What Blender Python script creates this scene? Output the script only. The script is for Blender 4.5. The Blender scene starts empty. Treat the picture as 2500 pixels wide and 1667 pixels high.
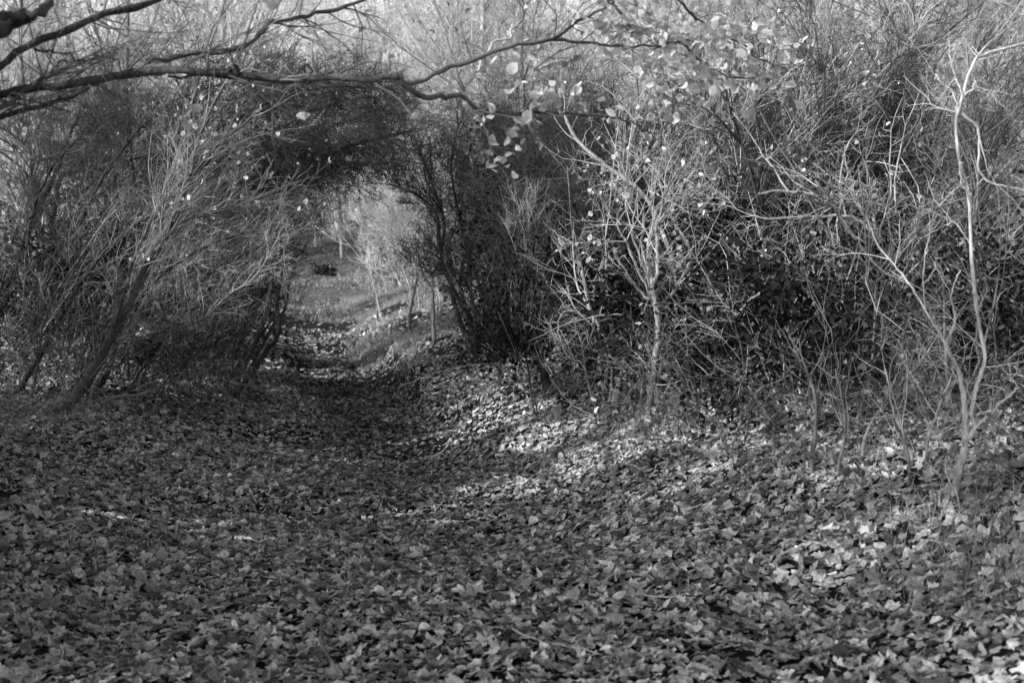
import bpy, math
import numpy as np

# ------------------------------------------------------------------ basics
scene = bpy.context.scene
DENOISE = True
COL = scene.collection
R = np.random.default_rng(7)
FPX = 3125.0                       # focal length in photo pixels (2500 px wide, 45 mm)
CAMZ = 1.55
HORIZON = 640.0
PITCH = math.atan((833.5 - HORIZON) / FPX)

def norm(v):
    return v / np.maximum(np.linalg.norm(v, axis=-1, keepdims=True), 1e-9)

# ------------------------------------------------------------------ value noise
_LAT = np.random.default_rng(3).random((256, 256))
def vnoise(x, y):
    xi = np.floor(x).astype(int); yi = np.floor(y).astype(int)
    fx = x - xi; fy = y - yi
    fx = fx * fx * (3 - 2 * fx); fy = fy * fy * (3 - 2 * fy)
    a = _LAT[xi & 255, yi & 255]; b = _LAT[(xi + 1) & 255, yi & 255]
    c = _LAT[xi & 255, (yi + 1) & 255]; d = _LAT[(xi + 1) & 255, (yi + 1) & 255]
    return (a * (1 - fx) + b * fx) * (1 - fy) + (c * (1 - fx) + d * fx) * fy - 0.5

def sstep(t):
    t = np.clip(t, 0, 1)
    return t * t * (3 - 2 * t)

# ------------------------------------------------------------------ terrain
_PY = np.array([-20, 0, 5, 9, 13, 18, 23, 32, 45, 60, 100, 400])
_PX = np.array([1.0, .35, -.1, -.6, -1.3, -2.35, -3.35, -4.75, -6.4, -8.0, -13., -50.])
_ZY = np.array([-20, 0, 12, 18, 23, 27, 31, 34, 40, 48, 60, 80, 110, 160, 250, 400])
_ZZ = np.array([0, 0, 0, .02, .12, .3, .58, .78, 1.15, 1.9, 3.1, 5.2, 8.5, 13., 19., 26.])
def path_x(y):
    s = 0
    for o in (-2.4, -1.2, 0, 1.2, 2.4):
        s = s + np.interp(y + o, _PY, _PX)
    return s / 5
def ground_z(x, y):
    x = np.asarray(x, float); y = np.asarray(y, float)
    base = 0
    for o in (-1.6, 0, 1.6):
        base = base + np.interp(y + o, _ZY, _ZZ) / 3
    d = x - path_x(y)
    fade = 1 - sstep((y - 28) / 10)
    near = sstep((y + 1) / 9)
    right = .62 * sstep((d - .6 - .35 * vnoise(x * .5 + 40, y * .45)) / 2.9) * (.45 + .55 * near) + .16 * sstep((d - 3.2) / 3)
    left = (.16 + .2 * sstep((y - 8) / 5)) * sstep((-d - 1.0 - .4 * vnoise(x * .5, y * .45 + 80)) / 2.6) + .10 * sstep((-d - 3) / 3)
    rut = -.06 * np.exp(-((d + .45) / .3) ** 2) * sstep((y - 10) / 5) - .09 * np.exp(-((d - .5 - .12 * np.sin(y * .6)) / .3) ** 2) * sstep((y - 9) / 5) - .05 * np.exp(-(d / .8) ** 2) - .10 * np.exp(-((d - .05) / .5) ** 2) * sstep((y - 7) / 4)
    n = .20 * vnoise(x * .55 + 9, y * .55) + .13 * vnoise(x * 1.5, y * 1.5 + 5) + .03 * vnoise(x * 5, y * 5)
    stp = .24 * sstep((d - .62 - .5 * vnoise(x * .3, y * .8 + 11)) / .16) * sstep((y - 9.5) / 3) * (1 - sstep((y - 24) / 4)) * (.5 + vnoise(x * .2, y * .5 + 60))
    stp = stp + .10 * sstep((-d - .75 - .5 * vnoise(x * .3 + 20, y * .7)) / .16) * sstep((y - 14) / 3) * (1 - sstep((y - 26) / 4))
    far = 2.5 * vnoise(x * .04, y * .04 + 3) * sstep((y - 45) / 60)
    ridge = .10 * np.exp(-((d - 1.9) / .45) ** 2 - ((y - 7.1) / .55) ** 2)
    return base + (right + left + rut + stp) * fade + n * (.55 + .45 * sstep(np.abs(d) / 1.5)) + far + ridge

def ray(px, py, Y):
    """world point whose distance in front of the camera along +Y is Y"""
    u = (px - 1250.0) / FPX; v = -(py - 833.5) / FPX
    c, s = math.cos(PITCH), math.sin(PITCH)
    d = np.array([u, v * s + c, v * c - s])
    t = Y / d[1]
    return np.array([0, 0, CAMZ]) + d * t
_YS = np.arange(3.0, 140, .02)
def hit(px, py):
    """where the line of sight meets the ground"""
    u = (px - 1250.0) / FPX; v = -(py - 833.5) / FPX
    c, s = math.cos(PITCH), math.sin(PITCH)
    d = np.array([u, v * s + c, v * c - s])
    t = _YS / d[1]
    z = CAMZ + d[2] * t
    g = ground_z(d[0] * t, _YS)
    k = np.argmax(z < g)
    if not (z < g).any(): k = 2000
    return np.array([d[0] * t[k], _YS[k], g[k]])

# ------------------------------------------------------------------ mesh collector
class MB:
    def __init__(s):
        s.v = []; s.q = []; s.t = []; s.a = []; s.n = 0
    def add(s, v, q=None, t=None, a=None):
        v = np.asarray(v, np.float32).reshape(-1, 3)
        if q is not None and len(q): s.q.append(np.asarray(q, np.int32) + s.n)
        if t is not None and len(t): s.t.append(np.asarray(t, np.int32) + s.n)
        s.v.append(v)
        s.a.append(np.full(len(v), 1.0, np.float32) if a is None else np.asarray(a, np.float32).reshape(-1))
        s.n += len(v)
    def build(s, name, mat, parent=None, origin=(0, 0, 0), smooth=True):
        o_ = np.asarray(origin, np.float32)
        v = np.concatenate(s.v) - o_
        q = np.concatenate(s.q) if s.q else np.zeros((0, 4), np.int32)
        t = np.concatenate(s.t) if s.t else np.zeros((0, 3), np.int32)
        me = bpy.data.meshes.new(name)
        me.vertices.add(len(v)); me.vertices.foreach_set('co', v.ravel())
        loops = np.concatenate([q.ravel(), t.ravel()])
        me.loops.add(len(loops)); me.loops.foreach_set('vertex_index', loops)
        npoly = len(q) + len(t)
        me.polygons.add(npoly)
        st = np.concatenate([np.arange(len(q)) * 4, len(q) * 4 + np.arange(len(t)) * 3]).astype(np.int32)
        me.polygons.foreach_set('loop_start', st)
        me.polygons.foreach_set('use_smooth', np.full(npoly, smooth))
        at = me.attributes.new('shade', 'FLOAT', 'POINT')
        at.data.foreach_set('value', np.concatenate(s.a))
        me.update(calc_edges=True)
        me.materials.append(mat)
        o = bpy.data.objects.new(name, me); COL.objects.link(o)
        if parent is not None: o.parent = parent
        else: o.location = origin
        return o

def tubes(mb, pts, rad, S=3, shade=None, rough=0):
    N, K, _ = pts.shape
    t = norm(np.gradient(pts, axis=1))
    m = norm(pts[:, -1] - pts[:, 0])
    ref = np.zeros((N, 3)); ref[np.arange(N), np.argmin(np.abs(m), axis=1)] = 1
    n1 = norm(np.cross(t, ref[:, None, :])); n2 = np.cross(t, n1)
    ang = np.arange(S) * 2 * np.pi / S
    v = pts[:, :, None, :] + rad[:, :, None, None] * (np.cos(ang)[None, None, :, None] * n1[:, :, None, :] + np.sin(ang)[None, None, :, None] * n2[:, :, None, :])
    if rough:
        nz = vnoise(np.arange(K)[:, None] * .55 + pts[0, 0, 0] * 37, np.arange(S)[None, :] * .9 + pts[0, 0, 1] * 11) + .5 * R.normal(0, .5, (K, S))
        v = v + (v - pts[:, :, None, :]) * (rough * nz)[None, :, :, None]
    idx = np.arange(N * K * S).reshape(N, K, S)
    a = idx[:, :-1, :]; b = np.roll(a, -1, axis=2)
    c = idx[:, 1:, :]; d = np.roll(c, -1, axis=2)
    q = np.stack([a, b, d, c], -1).reshape(-1, 4)
    sh = None
    if shade is not None: sh = np.repeat(shade, K * S)
    mb.add(v, q=q, a=sh)

def spline(P, n):
    P = np.asarray(P, float)
    if len(P) == 2:
        u = np.linspace(0, 1, n)[:, None]; return P[0] * (1 - u) + P[1] * u
    E = np.vstack([2 * P[0] - P[1], P, 2 * P[-1] - P[-2]])
    s = np.linspace(0, len(P) - 1 - 1e-6, n); i = s.astype(int); f = (s - i)[:, None]
    a, b, c, d = E[i], E[i + 1], E[i + 2], E[i + 3]
    return .5 * ((2 * b) + (-a + c) * f + (2 * a - 5 * b + 4 * c - d) * f * f + (-a + 3 * b - 3 * c + d) * f ** 3)

# ------------------------------------------------------------------ growth
def grow(rng, p, d, L, r0, K, wander=.2, bias=(0, 0, .1), end=.25):
    N = len(p); L = np.broadcast_to(L, (N,)); r0 = np.broadcast_to(r0, (N,))
    bias = np.asarray(bias, float)
    pts = np.zeros((N, K, 3)); pts[:, 0] = p; d = norm(d)
    st = (L / (K - 1))[:, None]
    for k in range(1, K):
        d = norm(d + rng.normal(0, wander, (N, 3)) + bias)
        p = p + d * st
        pts[:, k] = p
    rad = r0[:, None] * np.linspace(1, end, K)[None, :]
    return pts, rad

def branch(rng, pts, rad, n, t=(.25, 1), ang=(.9, .3), L=.5, lj=.5, rr=.6, rmax=1, rmin=.0008, K=5, wander=.25, bias=(0, 0, .05), end=.3, prefer=None, tip=.5):
    N, Kp, _ = pts.shape
    ln = np.linalg.norm(np.diff(pts, axis=1), axis=2).sum(1)
    i = rng.choice(N, n, p=ln / ln.sum())
    u = rng.uniform(t[0], t[1], n)
    s = u * (Kp - 1) * .9999; k = np.minimum(s.astype(int), Kp - 2); f = (s - k)[:, None]
    p = pts[i, k] * (1 - f) + pts[i, k + 1] * f
    r = rad[i, k] * (1 - f[:, 0]) + rad[i, k + 1] * f[:, 0]
    tg = norm(pts[i, k + 1] - pts[i, k])
    rv = rng.normal(0, 1, (n, 3))
    if prefer is not None: rv = rv + np.asarray(prefer, float)
    pr = norm(rv - (rv * tg).sum(1, keepdims=True) * tg)
    a = rng.normal(ang[0], ang[1], n)[:, None]
    d = tg * np.cos(a) + pr * np.sin(a)
    LL = L * rng.uniform(1 - lj, 1 + lj, n) * (1 - tip * u)
    r0 = np.clip(np.minimum(r * rr, rmax), rmin, None)
    return grow(rng, p, d, LL, r0, K, wander, bias, end)

# ------------------------------------------------------------------ leaf shapes (u across, v along)
def outline(pts):
    p = np.array(pts, float)
    m = p[1:-1][::-1].copy(); m[:, 0] *= -1
    return np.vstack([p, m])
MAPLE = outline([(0, -.02), (.10, .04), (.38, .02), (.30, .16), (.60, .34), (.46, .42), (.52, .62), (.30, .52), (.24, .62), (.14, .78), (0, 1.0)])
OAK = outline([(0, 0), (.07, .1), (.16, .2), (.11, .28), (.27, .42), (.19, .5), (.32, .66), (.22, .74), (.22, .88), (0, 1)])
OVAL = outline([(0, 0), (.2, .12), (.35, .34), (.38, .55), (.26, .8), (0, 1)])
TORN = np.array([(.02, 0), (.16, .1), (.12, .3), (.3, .42), (.22, .6), (.34, .78), (.1, .95), (-.04, .8), (-.12, .82), (-.1, .5), (-.22, .4), (-.1, .2)], float)
SMALL = outline([(0, 0), (.3, .3), (.28, .65), (0, 1)])
LOBE = outline([(0, 0), (.36, .08), (.24, .3), (.5, .5), (.26, .62), (0, 1)])

def leaves(mb, rng, p, size, nrm, shape, curl=.35, shade=(.6, 1.3), fold=.25, axis=None):
    n = len(p)
    if n == 0: return
    size = np.broadcast_to(size, (n,))
    nrm = norm(nrm)
    rv = rng.normal(0, 1, (n, 3)) if axis is None else axis
    ax = norm(rv - (rv * nrm).sum(1, keepdims=True) * nrm)
    sd = np.cross(ax, nrm)
    V = len(shape)
    o = np.vstack([[(0, .42)], shape])
    u = o[:, 0][None, :] * rng.uniform(.6, 1.1, (n, 1)) + rng.normal(0, .03, (n, V + 1)); v = o[:, 1][None, :] + rng.normal(0, .03, (n, V + 1))
    c1 = rng.normal(0, curl, (n, 1)); c2 = rng.normal(0, curl, (n, 1)); fo = np.abs(rng.normal(0, fold, (n, 1))) * rng.choice([-1, 1], (n, 1))
    w = c1 * (v - .45) ** 2 * 1.6 + c2 * u * (v - .4) * 1.6 + fo * np.abs(u) + rng.normal(0, .035, (n, V + 1))
    w = w - w.mean(1, keepdims=True)
    P = p[:, None, :] + size[:, None, None] * (u[..., None] * sd[:, None, :] + (v - .42)[..., None] * ax[:, None, :] + w[..., None] * nrm[:, None, :])
    k = np.arange(V)
    tri = np.stack([np.zeros(V, int), 1 + k, 1 + (k + 1) % V], -1)
    T = (tri[None] + (np.arange(n) * (V + 1))[:, None, None]).reshape(-1, 3)
    sh = rng.uniform(shade[0], shade[1], n) if isinstance(shade, tuple) else shade
    sv = np.repeat(sh[:, None], V + 1, 1); sv[:, 0] *= .78
    mb.add(P, t=T, a=sv)

# ------------------------------------------------------------------ materials (all grey: a black and white place)
def mat_base(name):
    m = bpy.data.materials.new(name); m.use_nodes = True
    nt = m.node_tree; nt.nodes.clear()
    out = nt.nodes.new('ShaderNodeOutputMaterial')
    return m, nt, out
def N(nt, t, **kw):
    n = nt.nodes.new(t)
    for k, v in kw.items(): setattr(n, k, v)
    return n
def bark(name, lo, hi, scale=30, bump=.4, rough=.85):
    m, nt, out = mat_base(name)
    g = N(nt, 'ShaderNodeNewGeometry')
    mp = N(nt, 'ShaderNodeMapping'); mp.inputs['Scale'].default_value = (1, 1, .3)
    no = N(nt, 'ShaderNodeTexNoise'); no.inputs['Scale'].default_value = scale; no.inputs['Detail'].default_value = 4; no.inputs['Roughness'].default_value = .7
    n2 = N(nt, 'ShaderNodeTexNoise'); n2.inputs['Scale'].default_value = 2.3
    ad = N(nt, 'ShaderNodeMath', operation='ADD'); ad.inputs[1].default_value = -.5
    sm = N(nt, 'ShaderNodeMath', operation='ADD')
    cr = N(nt, 'ShaderNodeValToRGB')
    cr.color_ramp.elements[0].position = .32; cr.color_ramp.elements[1].position = .72
    cr.color_ramp.elements[0].color = (lo, lo, lo, 1); cr.color_ramp.elements[1].color = (hi, hi, hi, 1)
    at = N(nt, 'ShaderNodeAttribute', attribute_name='shade')
    mu = N(nt, 'ShaderNodeVectorMath', operation='SCALE')
    b = N(nt, 'ShaderNodeBsdfPrincipled'); b.inputs['Roughness'].default_value = rough; b.inputs['Specular IOR Level'].default_value = .25
    L = nt.links.new
    L(g.outputs['Position'], mp.inputs['Vector']); L(mp.outputs[0], no.inputs['Vector']); L(g.outputs['Position'], n2.inputs['Vector'])
    L(n2.outputs['Fac'], ad.inputs[0]); L(ad.outputs[0], sm.inputs[0]); L(no.outputs['Fac'], sm.inputs[1]); L(sm.outputs[0], cr.inputs[0])
    L(cr.outputs[0], mu.inputs[0]); L(at.outputs['Fac'], mu.inputs['Scale'])
    L(mu.outputs[0], b.inputs['Base Color'])
    if bump:
        bp = N(nt, 'ShaderNodeBump'); bp.inputs['Strength'].default_value = bump; bp.inputs['Distance'].default_value = .01
        L(no.outputs['Fac'], bp.inputs['Height']); L(bp.outputs[0], b.inputs['Normal'])
    L(b.outputs[0], out.inputs[0])
    return m
def leafmat(name, alb, trans=.25, rough=.55, spec=.3, spots=.35, scale=55):
    m, nt, out = mat_base(name)
    g = N(nt, 'ShaderNodeNewGeometry')
    no = N(nt, 'ShaderNodeTexNoise'); no.inputs['Scale'].default_value = scale; no.inputs['Detail'].default_value = 3
    mr = N(nt, 'ShaderNodeMapRange'); mr.inputs['From Min'].default_value = .3; mr.inputs['From Max'].default_value = .7
    mr.inputs['To Min'].default_value = alb * (1 - spots); mr.inputs['To Max'].default_value = alb * (1 + spots)
    at = N(nt, 'ShaderNodeAttribute', attribute_name='shade')
    mu = N(nt, 'ShaderNodeMath', operation='MULTIPLY')
    b = N(nt, 'ShaderNodeBsdfPrincipled'); b.inputs['Roughness'].default_value = rough; b.inputs['Specular IOR Level'].default_value = spec
    tr = N(nt, 'ShaderNodeBsdfTranslucent'); mx = N(nt, 'ShaderNodeMixShader'); mx.inputs[0].default_value = trans
    L = nt.links.new
    L(g.outputs['Position'], no.inputs['Vector']); L(no.outputs['Fac'], mr.inputs['Value']); L(mr.outputs[0], mu.inputs[0]); L(at.outputs['Fac'], mu.inputs[1])
    L(mu.outputs[0], b.inputs['Base Color']); L(mu.outputs[0], tr.inputs['Color'])
    L(b.outputs[0], mx.inputs[1]); L(tr.outputs[0], mx.inputs[2]); L(mx.outputs[0], out.inputs[0])
    return m
def soil(name, lo, hi, scale, fine=40):
    m, nt, out = mat_base(name)
    g = N(nt, 'ShaderNodeNewGeometry')
    no = N(nt, 'ShaderNodeTexNoise'); no.inputs['Scale'].default_value = scale; no.inputs['Detail'].default_value = 8; no.inputs['Roughness'].default_value = .75
    n2 = N(nt, 'ShaderNodeTexNoise'); n2.inputs['Scale'].default_value = fine; n2.inputs['Detail'].default_value = 5
    av = N(nt, 'ShaderNodeMath', operation='ADD'); hf = N(nt, 'ShaderNodeMath', operation='MULTIPLY'); hf.inputs[1].default_value = .5
    cr = N(nt, 'ShaderNodeValToRGB'); cr.color_ramp.elements[0].position = .36; cr.color_ramp.elements[1].position = .66
    cr.color_ramp.elements[0].color = (lo, lo, lo, 1); cr.color_ramp.elements[1].color = (hi, hi, hi, 1)
    bp = N(nt, 'ShaderNodeBump'); bp.inputs['Strength'].default_value = .8; bp.inputs['Distance'].default_value = .04
    b = N(nt, 'ShaderNodeBsdfPrincipled'); b.inputs['Roughness'].default_value = .95; b.inputs['Specular IOR Level'].default_value = .1
    L = nt.links.new
    L(g.outputs['Position'], no.inputs['Vector']); L(g.outputs['Position'], n2.inputs['Vector'])
    L(no.outputs['Fac'], av.inputs[0]); L(n2.outputs['Fac'], av.inputs[1]); L(av.outputs[0], hf.inputs[0]); L(hf.outputs[0], cr.inputs[0])
    L(cr.outputs[0], b.inputs['Base Color']); L(n2.outputs['Fac'], bp.inputs['Height']); L(bp.outputs[0], b.inputs['Normal']); L(b.outputs[0], out.inputs[0])
    return m

M = dict(
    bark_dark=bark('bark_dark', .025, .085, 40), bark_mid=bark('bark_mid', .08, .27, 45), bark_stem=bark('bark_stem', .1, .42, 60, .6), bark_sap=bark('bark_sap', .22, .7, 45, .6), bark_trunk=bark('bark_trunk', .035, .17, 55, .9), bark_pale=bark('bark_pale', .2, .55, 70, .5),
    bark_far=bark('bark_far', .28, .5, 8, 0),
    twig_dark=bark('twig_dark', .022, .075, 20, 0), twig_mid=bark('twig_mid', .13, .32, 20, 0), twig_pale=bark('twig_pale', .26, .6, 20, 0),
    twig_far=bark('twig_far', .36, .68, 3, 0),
    litter=leafmat('litter', .45, .1, .55, .3), leaf_pale=leafmat('leaf_pale', .8, .4, .6, .2, .15), leaf_brown=leafmat('leaf_brown', .26, .3),
    leaf_dark=leafmat('leaf_dark', .02, .05, .7, .06), leaf_mid=leafmat('leaf_mid', .2, .25), leaf_far=leafmat('leaf_far', .4, .4, .7, .1),  # leaf_dark is near black: ivy, and the painted shade inside thickets
    grass=leafmat('grass', .36, .3, .6, .2, .3, 8),
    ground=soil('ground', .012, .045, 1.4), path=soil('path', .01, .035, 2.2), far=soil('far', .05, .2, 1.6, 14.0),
)

def tag(o, label=None, cat=None, group=None, kind=None):
    if label: o['label'] = label
    if cat: o['category'] = cat
    if group: o['group'] = group
    if kind: o['kind'] = kind
    return o
def empty(name, loc):
    o = bpy.data.objects.new(name, None); COL.objects.link(o); o.location = loc; o.empty_display_size = .2
    return o

SUN_EL = math.radians(26)
sun_to = np.array([-.8, -.5, 0.]); sun_to = sun_to / np.linalg.norm(sun_to) * math.cos(SUN_EL); sun_to[2] = math.sin(SUN_EL)

# ------------------------------------------------------------------ ground, path
def spread(lo, hi, d0, c0, c1, ratio=1.12):
    a = list(np.arange(c0, c1 + d0 * .5, d0)); s = d0
    while a[-1] < hi: s *= ratio; a.append(a[-1] + s)
    s = d0
    while a[0] > lo: s *= ratio; a.insert(0, a[0] - s)
    return np.array(a)
gx = spread(-260, 260, .13, -7.5, 7.5); gy = spread(-60, 420, .13, -1, 34)
GX, GY = np.meshgrid(gx, gy, indexing='ij')
GV = np.stack([GX, GY, ground_z(GX, GY)], -1).reshape(-1, 3)
gi = np.arange(len(gx) * len(gy)).reshape(len(gx), len(gy))
GQ = np.stack([gi[:-1, :-1], gi[1:, :-1], gi[1:, 1:], gi[:-1, 1:]], -1).reshape(-1, 4)
gc = GV[GQ].mean(1)
gn_ = gc[:, 1] + 7 * vnoise(gc[:, 0] * .5 + 3, gc[:, 1] * .3)
onp = (np.abs(gc[:, 0] - path_x(gc[:, 1])) < 1.05) & (gn_ < 29)
farm = (gn_ > 29) & ~onp
def sheet(name, sel, mat):
    q = GQ[sel]; ids, inv = np.unique(q, return_inverse=True)
    mb = MB(); mb.add(GV[ids], q=inv.reshape(-1, 4)); o = mb.build(name, mat); o['kind'] = 'structure'; return o
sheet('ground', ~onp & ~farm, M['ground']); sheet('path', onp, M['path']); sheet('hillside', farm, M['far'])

# ------------------------------------------------------------------ leaf litter (nobody could count it)
mbl = MB()
def litter(n, y0, y1, shapes, size, rng, margin=1.0, tilt=.18, lift=.028, shade=(.16, 1.75), layer=0):
    y = np.sqrt(rng.uniform(y0 ** 2, y1 ** 2, n)); half = y * .4 + margin
    x = rng.uniform(-1, 1, n) * half
    cov = vnoise(x * 1.3 + 31, y * 1.3 + 7) + .5 * vnoise(x * 3.3, y * 3.3 + 70)
    keep = cov > -.56 + rng.normal(0, .05, n) + .75 * sstep((y - 30) / 24)
    x, y = x[keep], y[keep]; n = len(x)
    e = .05
    zx = (ground_z(x + e, y) - ground_z(x - e, y)) / (2 * e); zy = (ground_z(x, y + e) - ground_z(x, y - e)) / (2 * e)
    up = norm(np.stack([-zx, -zy, np.ones(n)], -1))
    tl = np.where(rng.random(n) < .10, .8, tilt)
    nr = norm(up + rng.normal(0, 1, (n, 3)) * tl[:, None])
    nr[:, 2] = np.abs(nr[:, 2])
    s = size * rng.uniform(.6, 1.35, n)
    p = np.stack([x, y, ground_z(x, y) + rng.uniform(.004, lift, n) + s * .18 * np.sqrt(np.clip(1 - nr[:, 2] ** 2, 0, 1))], -1)
    w = rng.integers(0, len(shapes), n)
    tro = np.exp(-((x - path_x(y)) / .75) ** 4) * sstep((y - 6) / 4) * (1 - .6 * sstep((y - 16) / 8))        # trodden, wet leaves along the middle
    sh = rng.uniform(shade[0], shade[1], n) * (1 - .3 * tro)
    for k, shp in enumerate(shapes):
        m = w == k
        leaves(mbl, rng, p[m], s[m] * (1 - .2 * tro[m]), nr[m], shp, .4, sh[m])
lr = np.random.default_rng(21)
litter(26000, 3.4, 7.5, [MAPLE, OAK, TORN, LOBE, MAPLE, OAK, TORN, SMALL], .065, lr)
litter(9000, 3.4, 7.5, [TORN, SMALL, OAK], .04, lr, shade=(.2, .8), lift=.012)
litter(37000, 7.5, 11, [MAPLE, OAK, MAPLE, OVAL, TORN], .057, lr)
litter(50000, 11, 17, [LOBE, OVAL, LOBE, TORN], .055, lr)
litter(26000, 17, 26, [SMALL, LOBE], .088, lr, margin=.5)
litter(26000, 26, 56, [SMALL, LOBE], .095, lr, margin=0, shade=(.2, 1.0))
tn = 260; ty = np.sqrt(lr.uniform(12, 15 ** 2, tn)); tx = lr.uniform(-1, 1, tn) * (ty * .4 + .5); ta = lr.uniform(0, 6.28, tn)
tp_, tr_ = grow(lr, np.stack([tx, ty, ground_z(tx, ty) + .03], -1), np.stack([np.cos(ta), np.sin(ta), lr.normal(0, .08, tn)], -1), lr.uniform(.05, .4, tn), lr.uniform(.0015, .0045, tn), 6, .14, (0, 0, 0), .5)
tp_[:, :, 2] = ground_z(tp_[:, :, 0], tp_[:, :, 1]) + .035
tubes(mbl, tp_, tr_, 4, lr.uniform(.5, 1.5, tn))
def heap(px, py, n, rad):
    c = hit(px, py); a = lr.uniform(0, 6.28, n); q = np.abs(lr.normal(0, rad, n)) + .02
    x = c[0] + np.cos(a) * q; y = c[1] + np.sin(a) * q
    p = np.stack([x, y, ground_z(x, y) + .01 + .09 * np.exp(-(q / rad) ** 2) * lr.random(n)], -1)
    leaves(mbl, lr, p, .06 * lr.uniform(.6, 1.3, n), lr.normal(0, .6, (n, 3)) + np.array([0, 0, .8]), [OAK, LOBE, MAPLE][n % 3], .5, (.3, 1.5))
for a_ in ((125, 1012, 260, .22), (150, 1000, 200, .3), (1578, 1052, 200, .16), (2318, 1245, 130, .12), (540, 968, 200, .25), (1348, 968, 150, .16), (1490, 1010, 200, .25), (1690, 985, 200, .3)): heap(*a_)
tag(mbl.build('leaf_litter', M['litter']), 'carpet of dead curled leaves covering the path and banks', 'fallen leaves', kind='stuff')

# ------------------------------------------------------------------ plants
def stem_pts(spec, Y, dY=0):
    """spec: (x, y[, depth offset]) along the stem in the photo's measure, at distance Y"""
    out = []
    for i, s in enumerate(spec):
        off = s[2] if len(s) > 2 else dY * i / max(1, len(spec) - 1)
        out.append(ray(s[0], s[1], Y + off))
    return np.array(out)
def wob(rng, P, amt):
    n = len(P); w = np.cumsum(rng.normal(0, 1, (n, 3)), 0); w -= np.linspace(0, 1, n)[:, None] * w[-1]
    return P + w * amt

def plant(name, label, cat, base, stems, seed, bark_m='bark_dark', twig_m='twig_dark', levels=(), leaf=None, group=None,
          stem_name='stem', crown_name='crown', sides=7, extra=None, sink=.12):
    """base: ground point; stems: list of (spec, w0, w1, Y or None, dY); widths in photo pixels"""
    rng = np.random.default_rng(seed)
    base = np.asarray(base, float)
    root = empty(name, base); tag(root, label, cat, group)
    SP, SR = [], []
    for st in stems:
        spec, w0, w1 = st[0], st[1], st[2]
        Y = base[1] + (st[3] if len(st) > 3 else 0); dY = st[4] if len(st) > 4 else 0
        P = stem_pts(spec, Y, dY)
        if len(st) > 5 and st[5] == 'grounded':
            P[0, 2] = ground_z(P[0, 0], P[0, 1]) - sink
        P = wob(rng, spline(P, 40), .004 * Y / 12)
        r = np.linspace(w0, w1, 40) / 2 / FPX * Y * (1 + .05 * rng.normal(0, 1, 40))
        if len(st) > 5 and st[5] == 'grounded': r[:6] *= np.array([1.6, 1.42, 1.28, 1.17, 1.09, 1.04])
        SP.append(P); SR.append(r)
        mb = MB(); tubes(mb, P[None], r[None], sides, rough=.3); mb.build(stem_name, M[bark_m], root, base)
        # closing cap at the tip: small cone
    pts, rad = np.array(SP), np.array(SR)
    mbt = MB(); allt = []
    for lv in levels:
        kw = dict(lv); S = kw.pop('S', 3); from_all = kw.pop('from_all', False); shd = kw.pop('shade', (.7, 1.35))
        n = kw.pop('n')
        kw['rmin'] = max(kw.get('rmin', .0008), base[1] * TW); kw['rmax'] = max(kw['rmax'], kw['rmin'] * 1.3)
        pts, rad = branch(rng, pts, rad, n, **kw)
        tubes(mbt, pts, rad, S, rng.uniform(shd[0], shd[1], len(pts)))
        allt.append((pts, rad))
    if mbt.n: mbt.build(crown_name, M[twig_m], root, base)
    if leaf:
        for lf in (leaf if isinstance(leaf, list) else [leaf]):
            mbf = MB(); src = allt[lf.get('lvl', -1)][0]; n = lf['n']
            i = rng.integers(0, len(src), n); k = rng.integers(max(1, src.shape[1] // 3), src.shape[1], n)
            p = src[i, k] + rng.normal(0, lf.get('jit', .02), (n, 3))
            if 'hmax' in lf: p = p[p[:, 2] < base[2] + lf['hmax'] * rng.uniform(.6, 1.1, n)]; n = len(p)
            nr = rng.normal(0, 1, (n, 3)) + np.array(lf.get('nb', (0, -.3, .5)))
            leaves(mbf, rng, p, lf['size'] * rng.uniform(.6, 1.3, n), nr, lf.get('shape', OVAL), lf.get('curl', .5), lf.get('shade', (.6, 1.3)))
            mbf.build('leaves', M[lf['mat']], root, base)
    return root

def rise(base, n, rng, spread_=.3, lean=(0, 0), L=2.2, r=.012, wander=.12, K=10, up=.06, jit=.25):
    """n free-growing stems from a base"""
    p = np.tile(base, (n, 1)); p[:, :2] += rng.normal(0, jit, (n, 2)); p[:, 2] = ground_z(p[:, 0], p[:, 1]) - .08
    d = np.stack([rng.normal(lean[0], spread_, n), rng.normal(lean[1], spread_, n), np.ones(n)], -1)
    return grow(rng, p, d, L * rng.uniform(.6, 1.2, n), r * rng.uniform(.6, 1.3, n), K, wander, (lean[0] * .06, lean[1] * .06, up), .3)

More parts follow.
